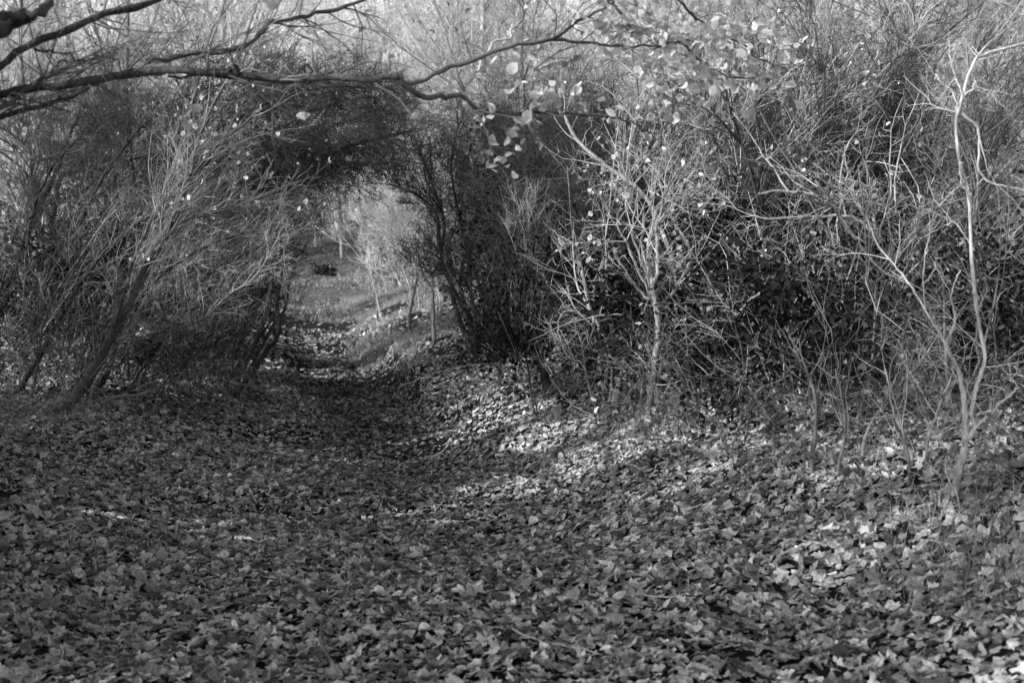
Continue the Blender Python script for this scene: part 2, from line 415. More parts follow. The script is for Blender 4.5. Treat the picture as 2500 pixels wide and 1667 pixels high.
def bush(name, label, cat, base, seed, nst=8, L=2.2, r=.014, lean=(0, 0), spread_=.3, jit=.25, arch=0.0, bark_m='bark_dark', twig_m='twig_dark',
         levels=(), leaf=None, group=None, wander=.12, sides=5):
    rng = np.random.default_rng(seed)
    base = np.asarray(base, float)
    root = empty(name, base); tag(root, label, cat, group)
    pts, rad = rise(base, nst, rng, spread_, lean, L, r, wander, 12, .06 - arch, jit)
    for k in range(nst):
        mb = MB(); tubes(mb, pts[k:k + 1], rad[k:k + 1], sides, rng.uniform(.7, 1.3, 1)); mb.build('stem', M[bark_m], root, base)
    mbt = MB(); allt = [(pts, rad)]
    for lv in levels:
        kw = dict(lv); S = kw.pop('S', 3); n = kw.pop('n'); shd = kw.pop('shade', (.6, 1.4))
        kw['rmin'] = max(kw.get('rmin', .0008), base[1] * TW); kw['rmax'] = max(kw['rmax'], kw['rmin'] * 1.3)
        pts, rad = branch(rng, pts, rad, n, **kw)
        tubes(mbt, pts, rad, S, rng.uniform(shd[0], shd[1], len(pts))); allt.append((pts, rad))
    if mbt.n: mbt.build('crown', M[twig_m], root, base)
    if leaf:
        for lf in (leaf if isinstance(leaf, list) else [leaf]):
            mbf = MB(); src = allt[lf.get('lvl', -1)][0]; n = lf['n']
            i = rng.integers(0, len(src), n); k = rng.integers(max(1, src.shape[1] // 3), src.shape[1], n)
            p = src[i, k] + rng.normal(0, lf.get('jit', .02), (n, 3))
            if 'hmax' in lf: p = p[p[:, 2] < base[2] + lf['hmax'] * rng.uniform(.6, 1.1, n)]; n = len(p)
            g = ground_z(p[:, 0], p[:, 1]); p[:, 2] = np.maximum(p[:, 2], g + .02)
            nr = rng.normal(0, 1, (n, 3)) + np.array(lf.get('nb', (0, -.3, .5)))
            leaves(mbf, rng, p, lf['size'] * rng.uniform(.6, 1.3, n), nr, lf.get('shape', SMALL), lf.get('curl', .5), lf.get('shade', (.6, 1.3)))
            mbf.build('leaves', M[lf['mat']], root, base)
    return root

G = 'grounded'; TW = .00023
# twig recipes
def LV(n1, n2, n3, l1=.9, l2=.45, l3=.22, r=.006, bias=(0, 0, .06), prefer=None, wander=.22, ang=.8, t0=.2, n4=0):
    out = [dict(n=n1, L=l1, t=(t0, 1), ang=(ang, .3), rr=.6, rmax=r, K=8, wander=wander * .7, bias=bias, prefer=prefer, S=4),
           dict(n=n2, L=l2, t=(.15, 1), ang=(ang, .35), rr=.65, rmax=r * .55, K=6, wander=wander, bias=bias, prefer=prefer),
           dict(n=n3, L=l3, t=(.1, 1), ang=(ang + .1, .4), rr=.7, rmax=r * .33, rmin=.0011, K=4, wander=wander * 1.2, bias=bias)]
    if n4: out.append(dict(n=n4, L=l3 * .55, t=(.1, 1), ang=(.95, .4), rr=.8, rmax=.0016, rmin=.001, K=3, wander=wander, bias=bias))
    return out

# ---- the big tree whose limbs hang over the path (trunk stands outside the frame, left)
def overhanging_tree():
    rng = np.random.default_rng(5)
    b = np.array([-6.0, 4.6, 0.]); b[2] = ground_z(b[0], b[1])
    root = empty('overhanging_tree', b)
    tag(root, 'large tree whose thick limbs reach across the top over the path, pale-leaved tips', 'tree')
    tr = spline([b + (0, 0, -.2), b + (.05, .1, .9), b + (.18, .2, 1.9), b + (.1, .1, 2.6), b + (-.1, -.2, 3.6), b + (-.2, -.4, 5.3)], 26)
    rr = np.interp(np.linspace(0, 1, 26), [0, .08, .4, 1], [.2, .15, .12, .03])
    mb = MB(); tubes(mb, tr[None], rr[None], 12, rough=.2); mb.build('trunk', M['bark_dark'], root, b)
    def limb(spec, w0, w1, Y0, Y1, start=None, n=30, name='limb', m='bark_trunk', w=.0075):
        Ys = np.linspace(Y0, Y1, len(spec))
        P = [ray(s[0], s[1], y) for s, y in zip(spec, Ys)]
        if start is not None:
            q = P[0]; P = [start * (1 - f) + q * f for f in np.linspace(0, .93, 8)] + P; n += 12
        P = wob(rng, spline(P, n), w)
        r = np.linspace(w0, w1, n) / 2 / FPX * Y0 * (1 + .07 * rng.normal(0, 1, n))
        mb = MB(); tubes(mb, P[None], r[None], 10, rough=.36); mb.build(name, M[m], root, b)
        return P, r
    T = lambda z: tr[np.argmin(np.abs(tr[:, 2] - b[2] - z))]
    A = limb([(-250, 300), (0, 222), (160, 190), (340, 150), (520, 150), (640, 165), (780, 188), (900, 196), (985, 186)], 27, 16, 5.0, 5.3, T(1.75), 44)
    A1 = limb([(975, 188), (1030, 178), (1100, 155), (1180, 128), (1270, 105), (1370, 85), (1400, 58), (1450, 40), (1530, -10), (1620, -70)], 13, 5, 5.3, 5.9)
    A2 = limb([(975, 190), (1040, 218), (1090, 213), (1135, 207), (1180, 240), (1230, 262), (1330, 275), (1450, 287), (1520, 300), (1580, 330)], 15, 4, 5.3, 5.9)
    A3 = limb([(1345, 98), (1450, 113), (1560, 118), (1640, 110), (1690, 130), (1760, 172), (1840, 190)], 8, 3.5, 5.7, 6.2)
    A4 = limb([(1137, 207), (1185, 165), (1225, 100), (1262, 50), (1270, -20)], 8, 5, 5.5, 5.7, m='bark_pale')
    A5 = limb([(1600, -60), (1680, 20), (1740, 70), (1830, 130), (1900, 160)], 7, 3, 5.9, 6.3)
    A6 = limb([(1450, -70), (1500, 20), (1560, 60), (1640, 75), (1720, 110)], 7, 3, 5.7, 6.0)
    B = limb([(-200, 370), (0, 290), (90, 268), (170, 240), (250, 192), (330, 180), (430, 188), (520, 168), (580, 180)], 22, 5, 4.9, 5.4, T(1.7))
    B1 = limb([(-100, 300), (60, 240), (130, 190), (165, 160)], 9, 5, 4.9, 5.0, m='bark_mid')
    C = limb([(-250, 330), (0, 150), (90, 92), (190, 45), (260, 25), (370, 0), (520, -60)], 28, 17, 4.7, 5.3, T(1.9))
    D = limb([(-200, 130), (-60, 85), (0, 62), (70, 38)], 44, 36, 4.4, 4.5, T(2.1), m='bark_dark')
    D1 = limb([(0, 40), (90, 20), (160, -20)], 24, 18, 4.4, 4.6, m='bark_dark')
    E = limb([(350, 150), (420, 132), (520, 112), (600, 85), (660, 55), (720, 40), (800, 25), (900, -5)], 14, 9, 5.15, 5.5)
    H1 = limb([(90, 110), (180, 150), (290, 135)], 6, 3, 4.9, 5.0)
    H2 = limb([(560, 165), (585, 185), (607, 200)], 7, 6, 5.15, 5.1, m='bark_dark')
    H3 = limb([(715, 183), (735, 200), (750, 222)], 6, 4, 5.2, 5.2, m='bark_dark')
    # twigs of the limbs in view
    mbt = MB(); lf = MB()
    def tw(lb, n, L, t=(.2, 1), pre=(0, 0, -.2), nl=0, K=6, rm=.0035, size=.06):
        p0, r0 = np.array([x[0][::1] for x in lb if len(x[0]) == 30]) if False else None, None
        for P, r in lb:
            p, q = branch(rng, P[None], r[None], n, t=t, ang=(.8, .3), L=L, rr=.5, rmax=rm, K=K, wander=.22, bias=(.04, 0, -.02), prefer=pre)
            tubes(mbt, p, q, 4, rng.uniform(.6, 1.3, len(p)))
            p2, q2 = branch(rng, p, q, n * 3, t=(.2, 1), ang=(.8, .3), L=L * .4, rr=.6, rmax=.002, K=4, wander=.25)
            tubes(mbt, p2, q2, 3, rng.uniform(.7, 1.6, len(p2)))
            if nl:
                src = np.concatenate([p2.reshape(-1, 3), p[:, 2:].reshape(-1, 3)]); pos = src[rng.permutation(len(src))[:nl]] + rng.normal(0, .015, (nl, 3))
                leaves(lf, rng, pos, size * rng.uniform(.6, 1.2, nl), rng.normal(0, 1, (nl, 3)) + np.array([0, -.6, .3]), OVAL, .55, (.7, 1.25))
    tw([A2], 18, .34, (.35, 1), nl=80, size=.053, pre=(0, 0, .25))
    tw([A3, A5, A6], 16, .42, (.1, 1), nl=140, size=.055)
    tw([A1], 18, .36, (.35, 1), nl=150, size=.058)
    tw([A4], 5, .22, nl=3)
    tw([E, B, C, B1, H1], 28, .55, (.15, 1), nl=4, pre=(0, 0, 0))
    tw([A], 40, .5, (.3, .98), nl=6, rm=.005, pre=(0, 0, .1))
    # the rest of the crown, out of frame, shaped to shade the ground
    NL = 64
    st = np.array([tr[i] for i in rng.integers(7, 25, NL)])
    az_ = np.arange(NL) * 2.4 + rng.normal(0, .3, NL)
    az_[44:] = rng.normal(-1.15, .45, NL - 44); az_[16:24] = rng.normal(1.78, .22, 8)
    dr = np.stack([np.cos(az_) * .8, np.sin(az_) * 1.2 - .25, rng.uniform(-.28, .2, NL)], -1)
    lo_ = np.arange(NL) < 16; st[lo_] = tr[rng.integers(4, 10, 16)]; dr[lo_, 2] = rng.uniform(-.02, .14, 16)
    dr[lo_, 0] = np.cos(np.arange(16) * .39) * .8; dr[lo_, 1] = np.sin(np.arange(16) * .39)
    bk = (dr[:, 1] < -.3) & ~lo_; dr[bk, 2] += rng.uniform(.0, .42, bk.sum()); st[bk] = tr[rng.integers(14, 26, bk.sum())]
    lp, lr_ = grow(rng, st, dr, np.where(lo_, 2.6, np.where(dr[:, 1] < 0, 5.0, 3.6)) * rng.uniform(.6, 1, NL), .035, 12, .1, (0, 0, .0), .2)
    inv = lp[:, :, 0] > np.minimum(-.62 * lp[:, :, 1] - .8, -1.6)           # keep the crown clear of the view
    ok = ~inv.any(1); lp, lr_ = lp[ok], lr_[ok]
    p1, r1 = branch(rng, lp, lr_, 760, t=(.25, 1), ang=(.8, .3), L=.7, rr=.6, rmax=.012, K=7, wander=.18)
    p2, r2 = branch(rng, p1, r1, 4600, t=(.1, 1), ang=(.8, .3), L=.5, rr=.6, rmax=.005, K=5, wander=.22)
    def keep_sun(p):
        # gaps in the crown through which the sun reaches the right bank, the sapling and the limb tips
        def cross(i, val):
            t = (p[:, i] - val) / sun_to[i]; return p - t[:, None] * sun_to
        a = cross(0, 1.2); b_ = cross(0, 2.3); c_ = cross(1, 5.7); e_ = cross(0, 1.9)
        bad = ((a[:, 1] > 8.2 + 1.6 * vnoise(a[:, 2] * 2.5, a[:, 1] * 2.5) + 1.4 * vnoise(p[:, 0] * 5, p[:, 2] * 5)) & (a[:, 1] < 14) & (a[:, 2] > .3)) | ((b_[:, 1] > 6.6) & (b_[:, 1] < 7.8) & (b_[:, 2] > .2))
        bad |= (c_[:, 0] > -1.6) & (c_[:, 0] < 2.6) & (c_[:, 2] > 1.9) & (c_[:, 2] < 3.4)
        bad |= (e_[:, 1] > 6.6) & (e_[:, 1] < 7.5) & (e_[:, 2] > .05)
        return ~bad | (np.random.default_rng(8).random(len(p)) < .1)
    kk_ = keep_sun(p2[:, 2]); p2, r2 = p2[kk_], r2[kk_]
    kk_ = keep_sun(p1[:, 4]); p1, r1 = p1[kk_], r1[kk_]
    def unseen(p):
        u = 1250 + FPX * p[..., 0] / np.maximum(p[..., 1], .3); vv = HORIZON - FPX * (p[..., 2] - CAMZ) / np.maximum(p[..., 1], .3)
        return ~((p[..., 1] > .3) & (u > -60) & (u < 2600) & (vv > -120)).any(-1)
    k1, k2 = unseen(p1), unseen(p2); p1, r1, p2, r2 = p1[k1], r1[k1], p2[k2], r2[k2]
    kl = unseen(lp); lp, lr_ = lp[kl], lr_[kl]
    cr = MB(); tubes(cr, lp, lr_, 6); tubes(cr, p1, r1, 4); tubes(cr, p2, r2, 3)
    cr.build('crown', M['twig_dark'], root, b)
    n = CANOPY_LEAVES
    i = rng.integers(0, len(p2), n); k = rng.integers(1, 5, n); pos = p2[i, k] + rng.normal(0, .05, (n, 3))
    u = 1250 + FPX * pos[:, 0] / np.maximum(pos[:, 1], .3); vv = HORIZON - FPX * (pos[:, 2] - CAMZ) / np.maximum(pos[:, 1], .3)
    vis = (pos[:, 1] > .3) & (u > -250) & (u < 2700) & (vv > -150)
    pos = pos[~vis]; pos = pos[keep_sun(pos)]
    CL = [(ray(1300, 230, 5.7), .8), (ray(1500, 90, 5.9), .7), (ray(1760, 120, 6.1), .6), (ray(2350, 760, 7.0), .35), (ray(2345, 1050, 7.0), .3), (ray(2200, 700, 7.5), .4), (ray(500, 150, 5.1), .3)]
    for (gx_, gy_, rad_) in ((2080, 1335, .30), (1980, 1345, .22), (2220, 1310, .26), (1580, 1080, .55), (1480, 1130, .35), (1680, 1150, .45), (1380, 1060, .3)):
        g0 = hit(gx_, gy_)
        CL.append((g0, rad_))
    for g0, rad_ in CL:
        dd_ = pos - g0; tt = dd_ @ sun_to
        pos = pos[np.linalg.norm(dd_ - tt[:, None] * sun_to, axis=1) > rad_]     # gaps cut in the crown to let sun patches through
    l2 = MB(); leaves(l2, rng, pos, .125 * rng.uniform(.6, 1.3, len(pos)), rng.normal(0, 1, (len(pos), 3)), OVAL, .4)
    l2.build('leaves', M['leaf_brown'], root, b)
    mbt.build('crown', M['twig_mid'], root, b)
    lf.build('leaves', M['leaf_pale'], root, b)
CANOPY_LEAVES = 115000
overhanging_tree()

# ---- left side
RB = (.05, 0, .03)
plant('leaning_tree', 'thick trunk leaning right out of the left thicket, long whippy shoots along it', 'tree', hit(125, 1010),
      [([(125, 1010), (190, 960), (255, 855), (315, 745), (368, 625), (418, 545), (450, 478), (466, 430), (480, 350), (520, 260), (560, 190)], 28, 6, 0, .9, G),
       ([(462, 445), (450, 400), (432, 345), (440, 300)], 16, 6, .6, .9), ([(466, 430), (505, 395), (510, 370), (495, 340), (520, 290)], 16, 6, .6, .9),
       ([(450, 475), (500, 385), (560, 330), (640, 265)], 13, 5, .6, .4), ([(390, 590), (400, 520), (410, 440), (450, 360)], 9, 4, .4, .3),
       ([(330, 720), (420, 560), (520, 520), (640, 480)], 9, 4, .3, .2), ([(265, 840), (330, 640), (390, 520), (430, 470)], 9, 4, .2, .1)],
      11, 'bark_trunk', 'twig_mid', LV(110, 420, 800, .95, .42, .2, .006, (.02, 0, .02), (.5, -.1, .3), ang=.5, t0=.05, wander=.14), stem_name='trunk', sides=10,
      leaf=dict(n=160, size=.05, mat='leaf_pale', shape=OVAL))
plant('dead_branch', 'long pale dead branch slanting up through the left thicket toward the path', 'branch', hit(285, 930),
      [([(262, 905), (340, 862), (450, 800), (500, 775), (560, 720), (610, 690), (650, 635), (690, 560)], 6.5, 4, -.6, .3), ([(480, 785), (440, 790), (405, 783), (380, 750)], 6, 4, -.5)],
      12, 'bark_stem', 'twig_pale', LV(34, 110, 200, .45, .25, .12, .004, (.02, 0, .03)))
plant('coppiced_hazel', 'dark clump of curved stems at the left edge of the path', 'tree', hit(540, 968),
      [([(540, 968), (598, 882), (640, 780), (655, 690), (662, 615), (690, 560), (740, 505)], 16, 6, 0, .3, G),
       ([(556, 955), (640, 872), (680, 805), (675, 730), (692, 655), (740, 610), (735, 614)], 14, 6, 0, -.2, G),
       ([(540, 965), (575, 872), (618, 765), (640, 700), (650, 640), (655, 600)], 13, 5, .2, .3, G),
       ([(530, 968), (545, 900), (600, 790), (660, 700), (690, 620), (735, 480)], 12, 6, .5, .5, G),
       ([(520, 960), (590, 880), (650, 800), (665, 775)], 11, 5, .1, .4, G)],
      13, 'bark_dark', 'twig_dark', LV(50, 230, 800, .7, .35, .18, .006, (.02, 0, .08), (.1, 0, .6), t0=.4), sides=8)
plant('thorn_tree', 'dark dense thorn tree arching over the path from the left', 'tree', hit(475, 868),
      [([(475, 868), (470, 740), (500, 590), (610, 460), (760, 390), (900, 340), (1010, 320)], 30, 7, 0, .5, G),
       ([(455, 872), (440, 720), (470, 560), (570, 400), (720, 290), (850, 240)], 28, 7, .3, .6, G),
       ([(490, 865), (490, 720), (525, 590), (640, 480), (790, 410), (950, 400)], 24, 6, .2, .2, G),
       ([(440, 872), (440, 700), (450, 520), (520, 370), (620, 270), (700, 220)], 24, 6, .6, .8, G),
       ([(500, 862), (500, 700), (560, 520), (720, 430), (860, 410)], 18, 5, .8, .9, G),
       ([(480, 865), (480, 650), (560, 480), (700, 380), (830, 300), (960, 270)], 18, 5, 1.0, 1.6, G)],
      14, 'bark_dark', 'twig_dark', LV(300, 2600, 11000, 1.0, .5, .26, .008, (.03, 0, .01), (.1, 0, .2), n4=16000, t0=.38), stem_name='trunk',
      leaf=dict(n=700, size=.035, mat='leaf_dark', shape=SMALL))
bush('thorn_bush', 'tangled thorn bush behind the leaning trunk, its twigs sweeping right', 'bush', hit(330, 900), 15, 9, 3.1, .02, (.18, 0), .25, .35, .03,
     'bark_dark', 'twig_mid', LV(150, 900, 3000, .9, .45, .22, .007, (.03, 0, .03), (.3, 0, .3), n4=2500, t0=.3), leaf=dict(n=1500, size=.04, mat='leaf_dark', hmax=1.4))
bush('shade_fill_shrub', 'black leaf mass standing in for the shade of the hollow beside the path, under the thorn tree', 'bush', hit(435, 862) + (0, .8, 0), 16, 12, 1.25, .012, (.0, 0), .22, .3, 0,  # near-black leaves put the hollow's shade into colour
     'bark_dark', 'twig_dark', LV(90, 400, 900, .5, .3, .15, .005), leaf=dict(n=9000, size=.06, mat='leaf_dark', jit=.09))
bush('shade_fill_shrub', 'low dark leaf mass added as shade behind the leaning trunk, left of the hollow', 'bush', hit(250, 900) + (0, 1.2, 0), 17, 12, 1.2, .012, (.1, 0), .4, .7, 0,  # added dark leaves stand for shade behind the trunk
     'bark_dark', 'twig_dark', LV(110, 500, 1100, .6, .3, .15, .005), leaf=dict(n=9000, size=.055, mat='leaf_dark', jit=.1))
plant('hawthorn_tree', 'crooked dark tree forking upward behind the left thicket', 'tree', hit(300, 872) + (0, 1.5, 0),
      [([(300, 868), (320, 700), (340, 560), (345, 440), (325, 380), (280, 320), (240, 220)], 22, 6, 0, .4, G),
       ([(340, 470), (352, 420), (385, 390), (392, 365), (375, 320), (385, 250)], 14, 5, .2, .4), ([(345, 440), (335, 380), (310, 260), (290, 150)], 12, 5, .2, .6),
       ([(330, 560), (280, 520), (265, 400), (270, 340), (210, 250)], 10, 4, .2, .5)],
      18, 'bark_dark', 'twig_dark', LV(80, 450, 1500, .9, .5, .25, .007, (0, 0, .05), n4=1500), stem_name='trunk')
plant('ivy_clad_tree', 'dark slanting tree at the left edge with ivy on its stems', 'tree', hit(20, 880) + (0, 1.5, 0),
      [([(-40, 880), (20, 690), (80, 540), (125, 440), (165, 330), (200, 260)], 34, 8, 0, .4, G), ([(110, 860), (125, 650), (130, 520), (150, 430), (230, 410), (300, 440)], 22, 6, .5, .4, G),
       ([(-60, 780), (10, 720), (90, 640), (140, 580)], 20, 8, -.3, .2), ([(90, 520), (75, 450), (90, 400), (150, 380)], 10, 4, .3, .5)],
      19, 'bark_dark', 'twig_dark', LV(90, 450, 1400, .8, .45, .24, .007, (.02, 0, .04), n4=1200), stem_name='trunk',
      leaf=dict(n=700, size=.05, mat='leaf_dark', lvl=1, jit=.06, hmax=1.6))
bush('bramble_bush', 'low pale bramble of arching dead canes at the left edge, beside the leaning trunk', 'bramble', hit(40, 985), 20, 18, 1.1, .008, (.3, -.05), .6, .6, .16,
     'bark_pale', 'twig_pale', LV(60, 170, 300, .5, .3, .14, .004, (.02, 0, -.02)), leaf=dict(n=900, size=.045, mat='leaf_mid'))
bush('bramble_bush', 'leafy bramble tangle on the left bank under the leaning trunk', 'bramble', hit(235, 965), 22, 14, .85, .005, (.1, 0), .4, .45, .12,
     'bark_mid', 'twig_mid', LV(60, 220, 600, .45, .25, .14, .004, (.02, 0, -.02)), leaf=dict(n=1700, size=.045, mat='leaf_mid', jit=.06, shade=(.2, 1.6)))

# ---- right side
plant('multi_stemmed_tree', 'dark many-stemmed tree leaning left at the right edge of the sunlit gap', 'tree', hit(1165, 858),
      [([(1172, 855), (1135, 760), (1092, 670), (1075, 590), (1062, 520), (1010, 470), (950, 450)], 14, 6, 0, .4, G), ([(1160, 858), (1122, 770), (1105, 700), (1080, 610), (1085, 540), (1060, 450), (1010, 330)], 13, 5, .2, .3, G),
       ([(1178, 852), (1165, 770), (1140, 700), (1100, 655), (1078, 640), (1053, 676)], 12, 6, .1, -.1, G), ([(1168, 856), (1150, 790), (1120, 700), (1140, 610), (1150, 560), (1170, 480), (1140, 380)], 11, 5, .3, .4, G),
       ([(1172, 850), (1185, 800), (1195, 750), (1150, 700), (1110, 670), (1052, 675)], 8, 5, .1, -.2, G), ([(1180, 850), (1180, 760), (1150, 640), (1120, 560), (1100, 400), (1120, 300)], 10, 4, .4, .5, G)],
      31, 'bark_dark', 'twig_dark', LV(90, 600, 2000, .8, .45, .22, .007, (-.02, 0, .06), (-.1, 0, .5), t0=.6, n4=2000))
plant('ivy_covered_tree', 'upright trunk wrapped in black ivy right of the sunlit gap', 'tree', hit(1206, 888),
      [([(1206, 888), (1210, 800), (1202, 700), (1192, 600), (1195, 520), (1220, 400), (1200, 300)], 16, 6, 0, .3, G), ([(1258, 900), (1262, 800), (1255, 700), (1270, 560), (1300, 420)], 22, 7, .3, .3, G),
       ([(1196, 560), (1240, 520), (1300, 470), (1420, 420)], 12, 5, .1, .3)],
      32, 'bark_dark', 'twig_dark', LV(260, 800, 2400, .55, .35, .22, .006, (0, 0, .03), t0=.02, n4=2500), stem_name='trunk',
      leaf=dict(n=5200, size=.055, mat='leaf_dark', lvl=0, jit=.07))
plant('leaning_stump', 'bare leaning cut trunk with thin upright shoots growing from its top', 'stump', hit(1348, 968),
      [([(1348, 968), (1322, 905), (1293, 842), (1268, 775)], 27, 20, 0, .1, G)] +
      [([(1262 + 7 * k, 785 + 6 * k), (1262 + 9 * k, 700), (1270 + 10 * k + (k % 3) * 6, 600), (1255 + 16 * k, 500 + 20 * (k % 3))], 6, 3, .05, .1 * k) for k in range(6)],
      33, 'bark_dark', 'twig_mid', LV(14, 70, 180, .5, .3, .15, .003, (0, 0, .1), t0=.4, ang=.5), sides=9)
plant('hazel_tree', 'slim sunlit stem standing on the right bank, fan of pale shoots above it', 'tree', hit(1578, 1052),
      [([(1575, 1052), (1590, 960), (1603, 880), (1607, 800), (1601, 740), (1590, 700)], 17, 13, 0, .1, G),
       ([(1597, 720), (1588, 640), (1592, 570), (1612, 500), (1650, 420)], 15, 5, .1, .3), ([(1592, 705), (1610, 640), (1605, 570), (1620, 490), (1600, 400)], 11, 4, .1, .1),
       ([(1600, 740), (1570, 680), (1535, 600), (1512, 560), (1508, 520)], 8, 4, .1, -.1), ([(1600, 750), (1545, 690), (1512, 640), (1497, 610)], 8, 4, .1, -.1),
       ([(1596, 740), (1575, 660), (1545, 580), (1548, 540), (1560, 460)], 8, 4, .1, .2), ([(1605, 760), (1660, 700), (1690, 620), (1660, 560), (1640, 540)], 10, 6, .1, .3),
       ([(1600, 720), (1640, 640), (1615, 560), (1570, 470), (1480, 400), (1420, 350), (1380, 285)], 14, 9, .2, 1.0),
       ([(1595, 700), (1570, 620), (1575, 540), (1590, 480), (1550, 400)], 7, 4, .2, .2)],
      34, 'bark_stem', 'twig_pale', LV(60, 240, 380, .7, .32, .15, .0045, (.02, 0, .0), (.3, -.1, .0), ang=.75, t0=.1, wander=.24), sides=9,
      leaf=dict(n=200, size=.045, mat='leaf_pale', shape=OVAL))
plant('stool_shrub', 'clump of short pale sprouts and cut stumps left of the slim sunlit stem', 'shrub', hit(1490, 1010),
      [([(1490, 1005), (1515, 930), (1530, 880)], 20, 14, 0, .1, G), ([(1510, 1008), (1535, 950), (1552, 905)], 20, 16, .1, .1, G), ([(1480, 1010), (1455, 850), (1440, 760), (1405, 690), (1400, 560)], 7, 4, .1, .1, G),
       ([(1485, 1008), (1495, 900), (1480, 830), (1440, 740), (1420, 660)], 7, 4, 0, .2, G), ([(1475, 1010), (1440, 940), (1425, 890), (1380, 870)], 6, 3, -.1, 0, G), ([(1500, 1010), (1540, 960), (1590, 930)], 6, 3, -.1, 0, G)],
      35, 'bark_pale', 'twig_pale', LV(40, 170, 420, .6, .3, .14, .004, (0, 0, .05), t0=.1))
TH = [dict(n=230, L=1.1, t=(.1, 1), ang=(.7, .4), rr=.6, rmax=.007, K=9, wander=.15, bias=(.02, 0, .0), prefer=(.3, -.2, .3), S=4, shade=(.5, 1.3)),
      dict(n=1000, L=.5, t=(.1, 1), ang=(.75, .3), rr=.65, rmax=.0045, K=6, wander=.16, bias=(.01, 0, .03), shade=(.4, 1.4)),
      dict(n=2600, L=.22, t=(.1, 1), ang=(.95, .35), rr=.7, rmax=.003, K=4, wander=.22, shade=(.4, 1.4)),
      dict(n=1600, L=.1, t=(.1, 1), ang=(1.1, .35), rr=.8, rmax=.0024, K=3, wander=.15, shade=(.5, 1.5))]
plant('blackthorn_tree', 'tall tangled thicket of slanting stems behind the slim sunlit stem', 'tree', hit(1690, 960) + (0, .4, 0),
      [([(1640, 950), (1650, 800), (1640, 600), (1700, 440), (1790, 300), (1850, 230), (1900, 120)], 22, 7, .4, .6, G), ([(1700, 960), (1730, 780), (1790, 560), (1880, 400), (1960, 300), (2010, 220)], 22, 8, 0, .3, G),
       ([(1720, 955), (1760, 760), (1830, 560), (1900, 420), (2040, 260), (2140, 165), (2300, 95)], 22, 6, .5, .6, G), ([(1660, 955), (1680, 760), (1720, 560), (1760, 400), (1800, 200), (1820, 60)], 18, 6, .6, .8, G),
       ([(1680, 950), (1640, 760), (1560, 560), (1540, 400), (1560, 250), (1540, 120)], 16, 6, .9, .9, G), ([(1760, 960), (1830, 800), (1920, 650), (2000, 500), (2120, 420), (2260, 330)], 16, 6, .3, .4, G)],
      36, 'bark_mid', 'twig_pale', TH, stem_name='trunk', leaf=[dict(n=500, size=.05, mat='leaf_pale', shape=OVAL), dict(n=3500, size=.05, mat='leaf_dark', lvl=1, jit=.1, hmax=.9)])
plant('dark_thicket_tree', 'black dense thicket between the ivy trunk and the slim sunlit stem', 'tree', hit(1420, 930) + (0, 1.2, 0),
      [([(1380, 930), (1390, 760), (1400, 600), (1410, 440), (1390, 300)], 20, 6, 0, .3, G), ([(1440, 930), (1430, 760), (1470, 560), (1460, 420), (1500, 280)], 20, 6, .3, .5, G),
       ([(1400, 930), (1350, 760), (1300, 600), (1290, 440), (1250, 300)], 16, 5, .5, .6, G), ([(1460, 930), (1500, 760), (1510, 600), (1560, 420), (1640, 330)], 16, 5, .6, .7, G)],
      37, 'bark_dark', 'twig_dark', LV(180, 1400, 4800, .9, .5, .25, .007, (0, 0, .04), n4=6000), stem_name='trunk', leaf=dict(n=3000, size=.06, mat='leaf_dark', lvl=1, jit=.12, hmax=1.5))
bush('shade_fill_shrub', 'dark leaf mass added to make the shadow behind the right thicket', 'bush', hit(1760, 930) + (.3, 1.4, 0), 38, 14, 1.7, .012, (.1, 0), .4, .8, 0,  # added near-black leaves make the thicket interior look shaded
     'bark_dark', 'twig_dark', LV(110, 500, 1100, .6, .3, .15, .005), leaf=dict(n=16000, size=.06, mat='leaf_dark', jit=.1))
bush('shade_fill_shrub', 'dark leaf mass added as shade behind the dead pale canes, near the right edge', 'bush', hit(2150, 960) + (.4, 1.8, 0), 39, 14, 1.4, .012, (.1, 0), .4, .9, 0,  # dark backing added behind the canes in place of deep shade
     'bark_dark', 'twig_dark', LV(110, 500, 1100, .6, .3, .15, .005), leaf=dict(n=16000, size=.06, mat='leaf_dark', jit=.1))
bush('shade_fill_shrub', 'dark leaf mass added as the deep shade between the ivy trunk and the slim sunlit stem', 'bush', hit(1455, 930) + (0, 1.3, 0), 42, 14, 1.6, .012, (.0, 0), .2, .35, 0,  # shade between the trunks is put in as black leaves
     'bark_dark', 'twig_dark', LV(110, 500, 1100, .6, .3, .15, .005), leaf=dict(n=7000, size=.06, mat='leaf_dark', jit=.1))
bush('shade_fill_shrub', 'dark leaf mass added as shade behind the leafy brambles, left of the pale sapling', 'bush', hit(1960, 980) + (.1, 1.5, 0), 43, 14, 1.2, .012, (.05, 0), .22, .4, 0,  # added black foliage gives the shaded depth behind the brambles
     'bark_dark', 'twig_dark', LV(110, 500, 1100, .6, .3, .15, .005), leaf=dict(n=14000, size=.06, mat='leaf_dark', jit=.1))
for k, (b, dy, L, lb) in enumerate([((1660, 985), .9, 1.1, 'low black leaf mass added as shade right behind the slim sunlit stem'), ((1840, 985), .9, 1.25, 'black leaf mass standing in for the shaded hollow of the right thicket'), ((2330, 1040), 1.0, 1.2, 'black leaf mass added as shade close behind the pale sapling'), ((2100, 1010), 1.1, 1.1, 'black leaf mass added as shade under the bleached dead shrub')]):  # more black leaf masses added as shade behind the pale stems
    bush('shade_fill_shrub', lb, 'bush', hit(*b) + (0, dy, 0), 220 + k, 12, L, .01, (0, 0), .25, .4, 0, 'bark_dark', 'twig_dark', LV(90, 400, 900, .5, .3, .15, .005), leaf=dict(n=9000, size=.05, mat='leaf_dark', jit=.1))
